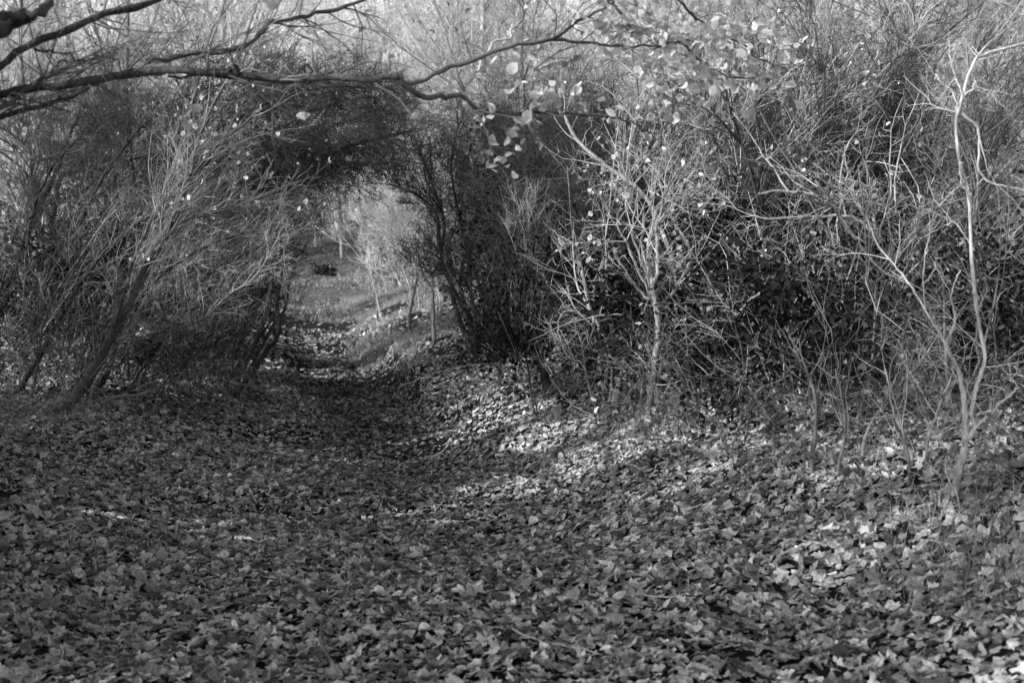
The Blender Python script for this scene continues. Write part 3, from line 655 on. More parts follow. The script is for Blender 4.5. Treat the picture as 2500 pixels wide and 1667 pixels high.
plant('dead_shrub', 'bleached dead shrub of crossing bare branches left of the pale sapling', 'shrub', hit(2215, 1010),
      [([(2250, 1010), (2290, 850), (2260, 760), (2200, 660), (2130, 560), (2060, 440)], 9, 5, 0, -.2, G), ([(2215, 1010), (2180, 800), (2160, 700), (2200, 650), (2280, 640), (2380, 680), (2480, 740)], 13, 7, .1, -.3, G),
       ([(2150, 1000), (2080, 800), (2120, 680), (2200, 640), (2260, 630)], 12, 7, .2, 0, G), ([(2235, 860), (2160, 780), (2120, 640), (2040, 520), (1990, 440)], 10, 6, 0, -.2),
       ([(2280, 700), (2180, 520), (2050, 490), (1900, 470), (1850, 475)], 10, 6, .1, -.1), ([(2200, 660), (2150, 480), (2080, 440)], 7, 3, .1, -.2), ([(2190, 720), (2050, 630), (1900, 690), (1820, 740)], 11, 7, .1, -.2),
       ([(2210, 700), (2100, 540), (2000, 530), (1870, 535)], 10, 6, 0, 0), ([(2290, 830), (2340, 700), (2440, 620), (2560, 600)], 8, 4, 0, -.2), ([(2300, 840), (2420, 760), (2500, 800), (2580, 850)], 9, 5, 0, -.2)],
      40, 'bark_pale', 'twig_pale', [dict(n=85, L=.7, t=(.1, 1), ang=(.8, .35), rr=.75, rmax=.0075, K=8, wander=.2, S=5, shade=(.7, 1.3)), dict(n=420, L=.26, t=(.05, 1), ang=(1.1, .3), rr=.75, rmax=.005, K=4, wander=.25), dict(n=700, L=.09, t=(.1, 1), ang=(1.1, .3), rr=.8, rmax=.003, K=3, wander=.2)], sides=6, leaf=dict(n=130, size=.04, mat='leaf_pale', shape=OVAL))
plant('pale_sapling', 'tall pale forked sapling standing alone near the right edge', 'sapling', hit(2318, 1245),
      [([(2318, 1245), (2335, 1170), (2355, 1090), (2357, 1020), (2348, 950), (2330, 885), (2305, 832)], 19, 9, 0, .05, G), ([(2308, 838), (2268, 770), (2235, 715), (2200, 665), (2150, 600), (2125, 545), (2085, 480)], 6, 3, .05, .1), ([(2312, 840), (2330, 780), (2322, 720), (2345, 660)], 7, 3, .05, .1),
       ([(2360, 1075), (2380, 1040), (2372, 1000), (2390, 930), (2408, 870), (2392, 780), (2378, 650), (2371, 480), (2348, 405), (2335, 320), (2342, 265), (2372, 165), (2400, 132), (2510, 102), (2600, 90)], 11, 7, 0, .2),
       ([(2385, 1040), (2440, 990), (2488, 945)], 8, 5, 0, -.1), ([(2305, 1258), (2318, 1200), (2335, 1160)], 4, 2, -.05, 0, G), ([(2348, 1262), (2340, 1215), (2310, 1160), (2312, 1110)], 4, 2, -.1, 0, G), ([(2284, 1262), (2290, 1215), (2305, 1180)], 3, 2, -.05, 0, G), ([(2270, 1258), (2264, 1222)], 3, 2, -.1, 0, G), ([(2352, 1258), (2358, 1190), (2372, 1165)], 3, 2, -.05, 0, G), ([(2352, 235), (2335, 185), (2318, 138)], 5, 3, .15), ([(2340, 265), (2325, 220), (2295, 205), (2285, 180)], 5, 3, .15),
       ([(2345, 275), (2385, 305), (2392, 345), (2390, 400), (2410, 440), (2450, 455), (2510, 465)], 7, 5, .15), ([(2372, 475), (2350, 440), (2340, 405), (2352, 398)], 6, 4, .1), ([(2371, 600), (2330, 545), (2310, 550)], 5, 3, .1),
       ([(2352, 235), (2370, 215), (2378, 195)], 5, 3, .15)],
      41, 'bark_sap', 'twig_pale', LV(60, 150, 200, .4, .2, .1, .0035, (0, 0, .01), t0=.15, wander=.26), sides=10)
SAP = [((1978, 1168), [(1978, 1168), (1990, 1090), (1998, 1010), (1988, 950), (1950, 850)], 14, 'thin dark sapling on the right bank, first left of the leafy bramble'),
       ((2030, 1165), [(2030, 1165), (2058, 1090), (2064, 1010), (2040, 900)], 10, 'thin sapling rising beside the bent dark sapling on the right bank'),
       ((2098, 1130), [(2098, 1130), (2115, 1060), (2175, 965), (2250, 880), (2300, 800)], 11, 'slanting thin sapling in front of the leafy bramble'),
       ((2240, 1175), [(2240, 1175), (2270, 1070), (2290, 1000), (2330, 900)], 10, 'thin dark sapling just left of the pale sapling'),
       ((2225, 1185), [(2225, 1185), (2215, 1090), (2180, 1000), (2160, 900)], 9, 'thin sapling leaning left below the dead shrub')]
for k, (b, sp, w, lb) in enumerate(SAP):
    plant('sapling', lb, 'sapling', hit(*b), [(sp, w, 4, 0, .1, G)], 50 + k, 'bark_mid', 'twig_mid', LV(9, 18, 20, .5, .28, .14, .003, (0, 0, .06), t0=.3), group='thin saplings on the right bank', sides=7)
BR = LV(60, 220, 350, .5, .28, .14, .004, (0, 0, -.02))
for k, (b, lb, dy) in enumerate([((2030, 1060), 'leafy bramble mound right of the pale fallen stick', .8), ((2230, 1050), 'leafy bramble behind the foot of the pale sapling', .8),
                             ((1800, 990), 'low bramble in front of the black hollow of the right thicket', .5), ((2440, 1090), 'bramble with broad leaves at the right edge', 1.2), ((2420, 960), 'tall bramble at the right edge behind the pale sapling', 1.5)]):
    bush('bramble_bush', lb, 'bramble', hit(*b) + (0, dy, 0), 60 + k, 14, (1.3, 1.5, .8, .55, 2.0)[k], (.006), (.0, .05), (.5, .5, .5, .2, .4)[k], (.5, .5, .5, .12, .5)[k], .1, 'bark_mid', 'twig_mid', BR,
         leaf=dict(n=(1800, 1500, 450, 260, 1300)[k], size=(.03, .03, .032, .07, .032)[k], mat='leaf_mid', jit=.05, shade=(.2, 1.8)), group='brambles along the right bank')
DK = [dict(n=220, L=1.0, t=(.12, 1), ang=(.55, .25), rr=.6, rmax=.009, K=8, wander=.13, bias=(0, 0, .04), S=4),
      dict(n=1500, L=.5, t=(.1, 1), ang=(.75, .3), rr=.65, rmax=.006, K=6, wander=.2), dict(n=4800, L=.26, t=(.1, 1), ang=(.85, .35), rr=.7, rmax=.004, K=4, wander=.25),
      dict(n=4000, L=.14, t=(.1, 1), ang=(.9, .35), rr=.8, rmax=.003, K=3, wander=.2)]
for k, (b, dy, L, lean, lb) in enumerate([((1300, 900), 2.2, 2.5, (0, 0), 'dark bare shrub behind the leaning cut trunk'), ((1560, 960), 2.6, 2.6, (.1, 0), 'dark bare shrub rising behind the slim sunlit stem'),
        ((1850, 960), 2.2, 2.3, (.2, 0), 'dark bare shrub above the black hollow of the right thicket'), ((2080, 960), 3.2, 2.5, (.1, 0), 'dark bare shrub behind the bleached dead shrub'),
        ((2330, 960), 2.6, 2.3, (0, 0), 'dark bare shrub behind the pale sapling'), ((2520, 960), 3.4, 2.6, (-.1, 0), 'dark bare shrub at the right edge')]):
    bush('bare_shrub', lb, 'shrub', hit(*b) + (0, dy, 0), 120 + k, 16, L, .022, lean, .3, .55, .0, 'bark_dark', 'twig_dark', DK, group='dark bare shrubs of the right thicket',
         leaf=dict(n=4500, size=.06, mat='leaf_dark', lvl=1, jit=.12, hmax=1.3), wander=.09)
SH = [dict(n=90, L=.95, t=(.05, 1), ang=(.95, .45), rr=.65, rmax=.006, K=9, wander=.19, bias=(.01, 0, -.025), S=4, shade=(.35, 1.4)),
      dict(n=340, L=.42, t=(.1, 1), ang=(.8, .3), rr=.7, rmax=.004, K=5, wander=.16, shade=(.35, 1.4)),
      dict(n=450, L=.17, t=(.1, 1), ang=(.9, .35), rr=.7, rmax=.003, K=4, wander=.18, shade=(.4, 1.5))]
for k, (b, dy, L, lean, mt, lb) in enumerate([((1400, 985), .9, 1.5, (.0, 0), 'mid', 'thin upright shoots between the leaning cut trunk and the stool of pale sprouts'), ((1640, 1000), .8, 2.6, (.45, 0), 'pale', 'slanting bare shoots just right of the slim sunlit stem'),
        ((1730, 1000), 1.3, 2.6, (.5, 0), 'mid', 'tall slanting bare shoots left of the black hollow in the right thicket'),
        ((2030, 1020), .8, 1.2, (-.1, 0), 'mid', 'short bare shoots right of the straight propped stick'), ((2120, 1040), .7, 1.7, (.2, 0), 'pale', 'tangled pale shoots below the bleached dead shrub'),
        ((2430, 1060), .9, 1.8, (-.1, 0), 'mid', 'tangled shoots at the right edge beside the pale sapling'), ((2520, 1040), 1.4, 2.2, (-.3, 0), 'mid', 'bare shoots leaning in from the right edge')]):
    bush('thicket_shrub', lb, 'shrub', hit(*b) + (0, dy, 0), 140 + k, 13, L, .011, lean, .4, .32, .03, 'bark_' + mt, 'twig_' + mt, SH, group='bare shoots along the front of the right thicket', wander=.12)
LSH = [dict(n=85, L=1.0, t=(.1, 1), ang=(.7, .4), rr=.65, rmax=.006, K=9, wander=.18, bias=(.03, 0, .0), prefer=(.4, 0, .2), S=4, shade=(.35, 1.4)),
      dict(n=380, L=.45, t=(.1, 1), ang=(.7, .3), rr=.7, rmax=.004, K=5, wander=.15, bias=(.02, 0, 0), shade=(.35, 1.4)),
      dict(n=1100, L=.18, t=(.1, 1), ang=(.9, .35), rr=.7, rmax=.003, K=4, wander=.2, shade=(.4, 1.5))]
for k, (b, dy, L, lean, mt, lb) in enumerate([((20, 1000), 1.2, 2.1, (.55, 0), 'mid', 'thin stems leaning right at the left edge behind the pale bramble'), ((120, 985), 1.3, 1.8, (.5, 0), 'dark', 'bundle of thin stems leaning right, parallel with and behind the leaning trunk'),
        ((270, 955), .9, 1.6, (.45, 0), 'pale', 'sunlit thin stems sweeping right between the leaning trunk and the dark clump'), ((340, 930), 1.4, 1.9, (.4, 0), 'dark', 'dark thin stems leaning right over the black hollow'), ((-80, 960), 1.5, 3.2, (.6, 0), 'dark', 'dark thin stems leaning in from the left edge')]):
    bush('thicket_shrub', lb, 'shrub', hit(*b) + (0, dy, 0), 160 + k, 9, L * .9, .012, lean, .3, .3, .02, 'bark_' + ('dark' if mt == 'dark' else 'mid'), 'twig_' + mt, LSH, group='leaning stems of the left thicket', wander=.11)
AR = [dict(n=150, L=.9, t=(.35, 1), ang=(.6, .3), rr=.6, rmax=.008, K=8, wander=.16, bias=(.03, 0, 0), S=4),
      dict(n=1100, L=.5, t=(.15, 1), ang=(.8, .3), rr=.65, rmax=.005, K=6, wander=.22), dict(n=4200, L=.25, t=(.1, 1), ang=(.85, .35), rr=.7, rmax=.003, K=4, wander=.25),
      dict(n=4000, L=.13, t=(.1, 1), ang=(.9, .35), rr=.8, rmax=.0026, K=3, wander=.2)]
plant('arching_tree', 'dark slender tree arching right, its twigs joining the thorn tree above the gap', 'tree', hit(270, 905) + (0, 1.0, 0),
      [([(262, 890), (300, 720), (370, 520), (470, 370), (610, 270), (780, 215), (920, 215)], 16, 5, 0, .5, G), ([(285, 890), (350, 720), (430, 560), (540, 440), (650, 390), (760, 360)], 13, 5, .2, .4, G),
       ([(240, 890), (250, 700), (290, 500), (380, 340), (500, 240), (620, 180)], 14, 5, .3, .6, G)], 45, 'bark_dark', 'twig_dark', AR, stem_name='trunk', leaf=dict(n=500, size=.04, mat='leaf_mid'))
plant('arching_tree', 'dark crooked tree at the left arching right under the heavy limb', 'tree', hit(120, 930) + (0, .8, 0),
      [([(110, 920), (140, 740), (190, 560), (270, 400), (390, 270), (520, 210)], 16, 5, 0, .5, G), ([(130, 920), (200, 760), (280, 620), (370, 500), (480, 430)], 13, 5, .2, .3, G), ([(90, 920), (60, 720), (80, 520), (150, 380), (260, 290)], 14, 5, .2, .5, G)],
      46, 'bark_dark', 'twig_dark', [dict(a_, n=a_['n'] // 2) for a_ in AR], stem_name='trunk', leaf=dict(n=250, size=.04, mat='leaf_mid'))
for k, (b, dy, L, lb) in enumerate([((90, 960), 1.6, 1.6, 'low dark leaf mass added as shade at the left edge behind the thin leaning stems'), ((400, 905), .5, 1.1, 'low black leaf mass added as shade at the foot of the dark clump, left of the path')]):
    bush('shade_fill_shrub', lb, 'bush', hit(*b) + (0, dy, 0), 47 + k, 12, L, .01, (.0, 0), .2, .3, 0, 'bark_dark', 'twig_dark', LV(90, 400, 900, .5, .3, .15, .005), leaf=dict(n=7000, size=.05, mat='leaf_dark', jit=.09))  # shade low in the left thicket, made with added black leaves
bush('shading_bush', 'added bush of withered brown leaves off the left edge, shading the ground by the leaning trunk', 'bush', (-6.2, 8.8, float(ground_z(-6.2, 8.8))), 49, 20, 2.5, .014, (-.06, 0), .32, .75, 0,  # bush added past the left edge to keep sun off the ground
     'bark_mid', 'twig_mid', LV(110, 600, 1500, .6, .35, .18, .006), leaf=dict(n=17000, size=.085, mat='leaf_brown', jit=.07, shape=OVAL))
for k, (sp, w, dy, lb) in enumerate([([(20, 1000), (90, 880), (180, 720), (260, 610), (380, 520), (500, 480)], 17, .7, 'dark curved stem leaning right, leftmost in the left thicket'),
        ([(210, 985), (260, 900), (300, 780), (400, 660), (520, 590), (640, 560)], 15, .5, 'dark curved stem bending right just behind the leaning trunk'),
        ([(330, 960), (360, 860), (430, 740), (520, 650), (620, 600), (700, 590)], 15, .4, 'dark curved stem bowing over the black hollow'),
        ([(400, 950), (450, 860), (500, 760), (570, 690), (640, 600), (720, 520)], 16, .3, 'dark curved stem between the hollow and the dark clump'),
        ([(590, 930), (640, 840), (690, 760), (705, 700), (720, 640)], 11, .8, 'thin dark stem right of the dark clump, nearest the path')]):
    plant('curved_stem', lb, 'sapling', hit(*sp[0]) + (0, dy, 0), [(sp, w, 4, 0, .4, G)], 210 + k, 'bark_dark', 'twig_mid', LV(26, 110, 260, .6, .3, .15, .005, (.03, 0, .02), (.2, 0, .3), t0=.2, wander=.16), group='dark curved stems of the left thicket', sides=7)
for k, (b, L, lb) in enumerate([((1900, 1110), .55, 'sparse low bramble on the right bank, left of the dark bent sapling'), ((2140, 1165), .5, 'sparse low bramble between the thin saplings on the right bank'), ((2450, 1215), .6, 'low bramble on the ground right of the foot of the pale sapling'), ((1690, 1045), .5, 'low bramble just right of the foot of the slim sunlit stem')]):
    bush('bramble_bush', lb, 'bramble', hit(*b), 240 + k, 11, L, .004, (0, 0), .6, .25, .12, 'bark_mid', 'twig_mid', LV(30, 90, 120, .35, .2, .1, .003, (0, 0, -.02)), leaf=dict(n=220, size=.04, mat='leaf_mid', jit=.03, shade=(.3, 1.8)))
# pale saplings in the sunlit gap
for k, (b, sp, w, lb) in enumerate([((1000, 812), [(1000, 812), (1004, 740), (1015, 685), (1030, 630), (1035, 560)], 9, 'short pale sapling in the sunlit gap, left one of two'),
                                    ((1060, 842), [(1060, 842), (1056, 740), (1045, 690), (1025, 650), (1022, 600)], 9, 'pale crooked sapling in the sunlit gap beside the dark many-stemmed tree'),
                                    ((925, 790), [(925, 790), (920, 740), (905, 700), (915, 650)], 5, 'tiny sapling on the bright grassy bank of the path')]):
    plant('sapling', lb, 'sapling', hit(*b), [(sp, w, 4, 0, .3, G)], 70 + k, 'bark_mid', 'twig_pale', LV(16, 80, 220, .7, .35, .18, .005, (0, 0, .08), t0=.3))
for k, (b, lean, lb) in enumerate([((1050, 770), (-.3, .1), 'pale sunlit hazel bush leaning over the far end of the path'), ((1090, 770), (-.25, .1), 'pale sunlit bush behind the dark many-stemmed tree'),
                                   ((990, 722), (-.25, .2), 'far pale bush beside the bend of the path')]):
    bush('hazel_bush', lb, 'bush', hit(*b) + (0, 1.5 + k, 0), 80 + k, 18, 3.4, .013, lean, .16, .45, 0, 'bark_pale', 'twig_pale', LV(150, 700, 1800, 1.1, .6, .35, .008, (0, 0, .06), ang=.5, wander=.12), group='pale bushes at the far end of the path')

# ---- grass on the bank, sticks and single leaves on the path
def grass(mb, rng, x, y, h, wd):
    n = len(x); z = ground_z(x, y); p = np.stack([x, y, z], -1)
    a = rng.uniform(0, 6.28, n); ln = rng.normal(0, .55, (n, 2)); hh = h * rng.uniform(.5, 1.3, n)
    sd = np.stack([np.cos(a), np.sin(a), np.zeros(n)], -1) * (wd * rng.uniform(.6, 1.3, n))[:, None]
    m = p + np.stack([ln[:, 0] * .35, ln[:, 1] * .35, np.ones(n) * .62], -1) * hh[:, None]
    t = p + np.stack([ln[:, 0], ln[:, 1], np.ones(n) * .9], -1) * hh[:, None]
    V = np.stack([p - sd, p + sd, m + sd * .7, m - sd * .7, t], 1)
    k = np.arange(n)[:, None] * 5
    mb.add(V, q=k + np.array([[0, 1, 2, 3]]), t=k + np.array([[3, 2, 4]]), a=np.repeat(rng.uniform(.5, 1.5, n), 5))
gr = np.random.default_rng(90); gm = MB()
yy = gr.uniform(15, 33, 60000); dd = gr.uniform(.3, 3.6, 60000)
kk = (vnoise(dd * 1.4, yy * .7) + .35 * vnoise(dd * 5, yy * 3) > -.12 + .5 * sstep((19.5 - yy) / 4) + .3 * sstep((.9 - dd) / .5))
grass(gm, gr, path_x(yy[kk]) + dd[kk], yy[kk], .10, .0032)
yy = 28 + 40 * gr.random(40000) ** 1.4; dd = gr.uniform(-8, 5, 40000)
kk = vnoise(dd * .8 + 50, yy * .35) + .5 * vnoise(dd * 3, yy * 1.5) + .25 * np.sin(yy * .9) > .0
grass(gm, gr, path_x(yy[kk]) + dd[kk], yy[kk], .12, .008)
c = hit(2470, 1385); n = 900
grass(gm, gr, c[0] + gr.normal(0, .28, n), c[1] + gr.normal(0, .3, n), .12, .0016)
for px, py, n, h in ((1480, 1020, 250, .12), (1700, 1030, 300, .14), (2240, 1235, 90, .14), (230, 1010, 250, .12), (1250, 930, 400, .12), (130, 1020, 160, .12), (1578, 1058, 120, .1), (2318, 1255, 110, .13), (545, 975, 140, .1), (900, 1180, 60, .08), (1560, 1250, 60, .09), (330, 1200, 80, .09)):
    c = hit(px, py); grass(gm, gr, c[0] + gr.normal(0, .35, n), c[1] + gr.normal(0, .4, n), h, .0022)
tag(gm.build('grass', M['grass']), 'short pale grass on the bank right of the path and among the litter', 'grass', kind='stuff')

def stick(label, specs, w, seed, mat='bark_pale', off=.03, lifts=None, name='stick'):
    rng = np.random.default_rng(seed); root = None
    for i, sp in enumerate(specs):
        P = np.array([hit(*q) for q in sp]); P[:, 2] += off
        if lifts is not None and i == 0: P[:, 2] += np.array(lifts)
        P = wob(rng, spline(P, 16), .003); r = np.linspace(1, .55, 16) * w / 2 / FPX * P[0, 1] * (1 if i == 0 else .7) * (1 + .08 * rng.normal(0, 1, 16))
        if root is None: root = tag(empty(name, P[0]), label, 'stick'); o0 = P[0].copy()
        mb = MB(); tubes(mb, P[None], r[None], 7); mb.build('main_stem' if i == 0 else 'side_twig', M[mat], root, o0)
stick('thin curved stick with a forked tip on the leaves, lower centre', [[(838, 1662), (800, 1622), (785, 1590), (783, 1560), (792, 1530), (830, 1492), (850, 1440), (858, 1395)], [(784, 1575), (795, 1532), (850, 1530)], [(776, 1590), (752, 1628), (705, 1664)], [(832, 1485), (853, 1498)]], 8, 201, 'bark_mid')
stick('long thin stick lying aslant on the leaves at the bottom, right of the forked stick', [[(1238, 1548), (1270, 1565), (1312, 1582), (1400, 1600), (1470, 1622)]], 7, 202)
stick('short broken twig bent in the middle, left end of the long thin stick', [[(1166, 1537), (1188, 1554), (1222, 1590)], [(1188, 1554), (1196, 1548)]], 8, 203)
stick('stubby pale stick no longer than a leaf, above the long thin stick', [[(1372, 1558), (1380, 1570), (1388, 1582)]], 8, 204)
stick('straight pale stick propped aslant in front of the right thicket', [[(1892, 1070), (1850, 1055), (1800, 1030)]], 9, 205, 'bark_pale', .05, [0, .14, .3])
stick('thin pale stick lying on the left bank below the leaning trunk', [[(175, 1100), (205, 1078), (235, 1062)]], 9, 206, 'bark_pale', .06)
stick('long pale branch lying on the left bank in front of the hollow', [[(245, 1015), (290, 1006), (340, 1003), (400, 985), (460, 955), (530, 915)], [(400, 985), (415, 955), (424, 930)]], 9, 207, 'bark_pale', .1, [0, .03, .05, .08, .12, .16])
stick('crooked pale dead branch arching up in the left thicket beside the trunk foot', [[(255, 952), (270, 925), (300, 913), (326, 909)], [(255, 952), (249, 940), (243, 930)]], 9, 208, 'bark_pale', .25, [0, .12, .18, .2])

def one_leaf(px, py, size, tilt, shape, label, seed, shade=1.3, mat='leaf_brown'):
    rng = np.random.default_rng(seed); p = hit(px, py); p[2] += .03 + size * .3 * math.sin(tilt); mb = MB()
    az = rng.uniform(-.6, .6)
    nr = np.array([[math.sin(tilt) * math.sin(az), -math.sin(tilt) * math.cos(az), math.cos(tilt)]])
    leaves(mb, rng, p[None], size, nr, shape, .3, (shade, shade), .2, np.array([[rng.normal(0, .5), .4, 1.0]]) if tilt > .6 else None)
    tag(mb.build('fallen_leaf', M[mat], None, p), label, 'leaf', 'large single leaves lying on the litter')
one_leaf(125, 1495, .14, 1.0, MAPLE, 'large lobed leaf standing on edge at the lower left', 301, 1.0)
one_leaf(545, 1343, .10, .35, OVAL, 'pale smooth oval leaf lying flat, left of the centre of the path', 302, 1.7)
one_leaf(628, 1322, .12, .3, LOBE, 'long pale leaf just behind the smooth oval leaf', 303, 1.6)
one_leaf(395, 1375, .09, .8, LOBE, 'pale tilted leaf left of the smooth oval leaf', 304, 1.4)
one_leaf(355, 1440, .11, .4, OAK, 'ragged pale lobed leaf lying on bare soil at the left', 305, 1.4)
one_leaf(1400, 1470, .08, .5, OVAL, 'pale curled leaf on the litter, right of the bottom centre', 306, 1.7)
one_leaf(1798, 1508, .08, .6, OVAL, 'pale rounded leaf on the litter at the lower right', 307, 1.8)
one_leaf(1500, 1540, .10, .6, MAPLE, 'crumpled bright leaf above the stubby pale stick', 308, 1.8)
one_leaf(2015, 1590, .10, .3, OVAL, 'slender pale leaf near the lower right corner', 309, 1.5)
one_leaf(1662, 1225, .11, .3, OVAL, 'pale domed leaf at the shadow edge on the right bank', 310, 1.7)
one_leaf(1740, 1125, .13, .7, MAPLE, 'bright broad leaf on the sunlit right bank', 311, 1.8)
one_leaf(1360, 1023, .12, .9, OVAL, 'pale round leaf on the litter left of the slim sunlit stem', 312, 1.7)

for k, (b, lb) in enumerate([((742, 622), 'small dark rounded shrub on the far slope, higher of two'), ((790, 672), 'small dark rounded shrub on the far slope, lower of two')]):
    p_ = hit(*b)
    bush('round_shrub', lb, 'shrub', p_, 190 + k, 12, .28, .012, (0, 0), .5, .2, 0, 'bark_dark', 'twig_dark', LV(50, 120, 160, .28, .14, .08, .006), leaf=dict(n=350, size=.09, mat='leaf_dark', jit=.06))

# ---- behind: a shrub belt and a wood on the rising ground
def children_of(o): return [c for c in bpy.data.objects if c.parent == o]
def copy_thing(o, loc, rz, s, label):
    c = o.copy(); COL.objects.link(c); c.location = loc; c.rotation_euler = (0, 0, rz); c.scale = (s, s, s); c['label'] = label
    for ch in children_of(o):
        d = ch.copy(); COL.objects.link(d); d.parent = c
    return c
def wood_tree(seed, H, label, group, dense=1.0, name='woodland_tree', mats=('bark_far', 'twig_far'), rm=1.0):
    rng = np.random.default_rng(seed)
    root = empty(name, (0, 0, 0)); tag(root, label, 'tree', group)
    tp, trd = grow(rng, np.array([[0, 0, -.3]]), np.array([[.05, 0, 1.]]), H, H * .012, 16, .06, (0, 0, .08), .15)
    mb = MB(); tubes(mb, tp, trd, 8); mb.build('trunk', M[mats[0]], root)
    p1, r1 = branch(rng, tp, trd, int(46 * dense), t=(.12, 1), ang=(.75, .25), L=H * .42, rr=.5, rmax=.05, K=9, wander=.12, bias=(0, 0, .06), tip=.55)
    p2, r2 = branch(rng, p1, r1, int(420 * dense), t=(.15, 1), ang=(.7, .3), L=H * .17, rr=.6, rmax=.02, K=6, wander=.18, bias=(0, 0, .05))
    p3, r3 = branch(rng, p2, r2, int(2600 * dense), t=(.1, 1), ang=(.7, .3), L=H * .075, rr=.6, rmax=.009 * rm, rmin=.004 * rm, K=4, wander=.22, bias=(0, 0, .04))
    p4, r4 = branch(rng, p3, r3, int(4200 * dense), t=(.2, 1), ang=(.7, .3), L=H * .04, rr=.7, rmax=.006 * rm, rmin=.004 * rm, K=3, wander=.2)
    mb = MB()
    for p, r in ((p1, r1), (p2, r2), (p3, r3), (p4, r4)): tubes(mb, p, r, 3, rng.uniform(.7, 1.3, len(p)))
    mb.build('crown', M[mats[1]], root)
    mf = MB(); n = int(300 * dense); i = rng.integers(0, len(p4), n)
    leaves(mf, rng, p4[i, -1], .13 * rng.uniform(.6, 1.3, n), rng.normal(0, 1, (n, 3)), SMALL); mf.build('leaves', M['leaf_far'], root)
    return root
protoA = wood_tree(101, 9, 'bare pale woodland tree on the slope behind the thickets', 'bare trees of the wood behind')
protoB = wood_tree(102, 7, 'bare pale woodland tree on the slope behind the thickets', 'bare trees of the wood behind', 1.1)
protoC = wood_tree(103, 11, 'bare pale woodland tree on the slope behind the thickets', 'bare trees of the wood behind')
first = {id(protoA): True, id(protoB): True, id(protoC): True}
wr = np.random.default_rng(400)
spots = [((770 - 1250) / FPX * 50, 50.0), ((835 - 1250) / FPX * 46, 46.0), ((900 - 1250) / FPX * 44, 44.0), ((830 - 1250) / FPX * 58, 58.0), ((960 - 1250) / FPX * 70, 70.0)]
for Y, n in ((25, 7), (32, 9), (40, 12), (50, 18), (62, 22), (78, 24), (98, 22), (125, 24)):
    for k in range(n):
        px = -150 + 2800 * (k + wr.uniform(.1, .9)) / n
        y = Y * wr.uniform(.92, 1.09); x = (px - 1250) / FPX * y; d = x - path_x(y)
        if (-12 < d < 3.5 and y < 34) or (-2.5 < d < 3 and y < 55): continue
        spots.append((x, y))
for x, y in spots:
    pr = (protoA, protoB, protoC)[wr.integers(0, 3)]
    loc = (x, y, float(ground_z(x, y))); rz = wr.uniform(0, 6.28); s = wr.uniform(.75, 1.25)
    if first[id(pr)]:
        pr.location = loc; pr.rotation_euler = (0, 0, rz); first[id(pr)] = False
    else:
        copy_thing(pr, loc, rz, s, pr['label'])

for k, (px, Y, H, mt, lb) in enumerate([(70, 19, 6.5, 'mid', 'dark bare tree against the bright wood at the upper left edge'), (330, 27, 8.5, 'mid', 'bare tree behind the thorn arch, right of the upper left edge'), (620, 42, 11, 'mid', 'bare tree rising beyond the top of the arch'),
        (1330, 21, 7, 'mid', 'dark bare tree behind the ivy-wrapped trunk'), (2230, 17, 6, 'mid', 'dark bare tree behind the bleached dead shrub, left of the pale sapling'), (1900, 20, 7, 'mid', 'dark bare tree behind the tall slanting thicket')]):
    x = (px - 1250) / FPX * Y
    o = wood_tree(500 + k, H, lb, None, .85, 'bare_tree', ('bark_mid', 'twig_mid'), .8)
    o.location = (x, Y, float(ground_z(x, Y))); o.rotation_euler = (0, 0, k * 1.3)

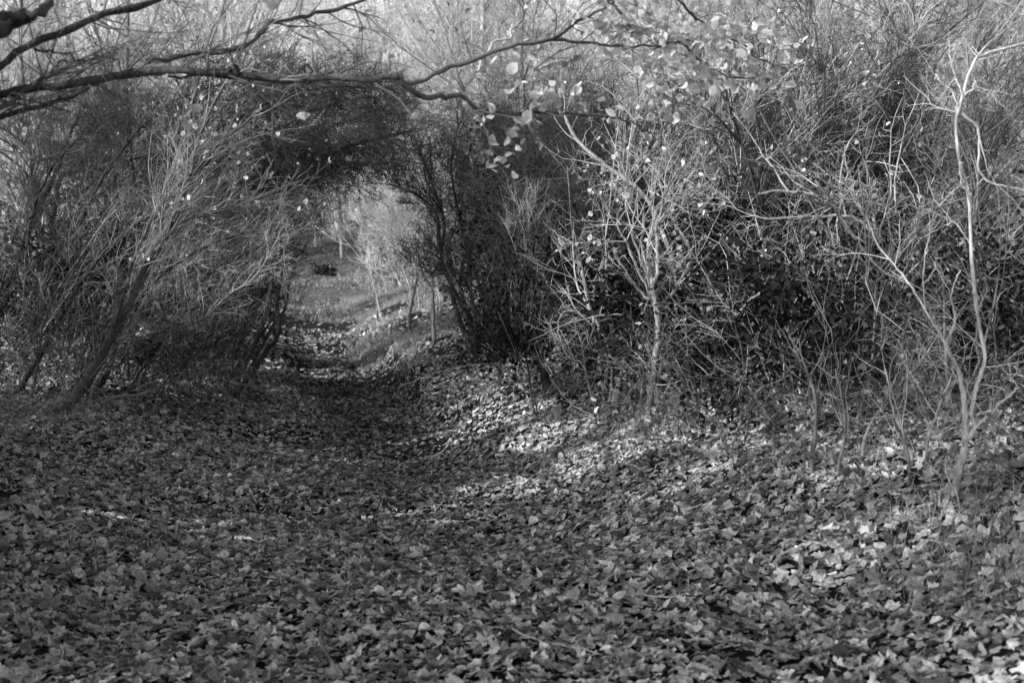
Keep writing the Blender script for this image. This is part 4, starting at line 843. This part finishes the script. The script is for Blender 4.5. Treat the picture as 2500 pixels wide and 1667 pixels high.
# ------------------------------------------------------------------ sky and sun
w = bpy.data.worlds.new('World'); scene.world = w; w.use_nodes = True
nt = w.node_tree; nt.nodes.clear()
sky = nt.nodes.new('ShaderNodeTexSky'); sky.sky_type = 'NISHITA'; sky.sun_disc = False
sky.sun_elevation = SUN_EL; sky.sun_rotation = math.atan2(sun_to[0], sun_to[1])
sky.dust_density = 4.0; sky.air_density = 1.2
bw = nt.nodes.new('ShaderNodeRGBToBW'); bg = nt.nodes.new('ShaderNodeBackground'); bg.inputs['Strength'].default_value = .118
wo = nt.nodes.new('ShaderNodeOutputWorld')
# winter haze: the sky whitens toward the horizon
tc = nt.nodes.new('ShaderNodeTexCoord'); sx = nt.nodes.new('ShaderNodeSeparateXYZ'); hz = nt.nodes.new('ShaderNodeMapRange')
hz.interpolation_type = 'SMOOTHSTEP'
hz.inputs['From Min'].default_value = .14; hz.inputs['From Max'].default_value = .32; hz.inputs['To Min'].default_value = 4.5; hz.inputs['To Max'].default_value = 1.0
mlt = nt.nodes.new('ShaderNodeMath'); mlt.operation = 'MULTIPLY'
nt.links.new(tc.outputs['Generated'], sx.inputs[0]); nt.links.new(sx.outputs['Z'], hz.inputs['Value'])
nt.links.new(sky.outputs[0], bw.inputs[0]); nt.links.new(bw.outputs[0], mlt.inputs[0]); nt.links.new(hz.outputs[0], mlt.inputs[1])
nt.links.new(mlt.outputs[0], bg.inputs['Color']); nt.links.new(bg.outputs[0], wo.inputs[0])
sd = bpy.data.lights.new('sun', 'SUN'); sd.energy = 5.0; sd.angle = math.radians(.5); sd.color = (1, 1, 1)
so = bpy.data.objects.new('sun', sd); COL.objects.link(so)
from mathutils import Vector
so.rotation_euler = Vector(tuple(-sun_to)).to_track_quat('-Z', 'Y').to_euler()
so.location = (-6, -6, 8)

# ------------------------------------------------------------------ camera
cd = bpy.data.cameras.new('camera'); cam = bpy.data.objects.new('camera', cd); COL.objects.link(cam)
cd.sensor_width = 36; cd.lens = 45; cd.clip_start = .05; cd.clip_end = 2000
cam.location = (0, 0, CAMZ); cam.rotation_euler = (math.pi / 2 - PITCH, 0, 0)
cd.dof.use_dof = True; cd.dof.focus_distance = 9.5; cd.dof.aperture_fstop = 3.2
scene.camera = cam
scene.view_settings.view_transform = 'Standard'; scene.view_settings.look = 'None'; scene.view_settings.exposure = 0
scene.cycles.use_denoising = DENOISE
scene.cycles.max_bounces = 5; scene.cycles.diffuse_bounces = 3; scene.cycles.transmission_bounces = 3
scene.cycles.caustics_reflective = False; scene.cycles.caustics_refractive = False
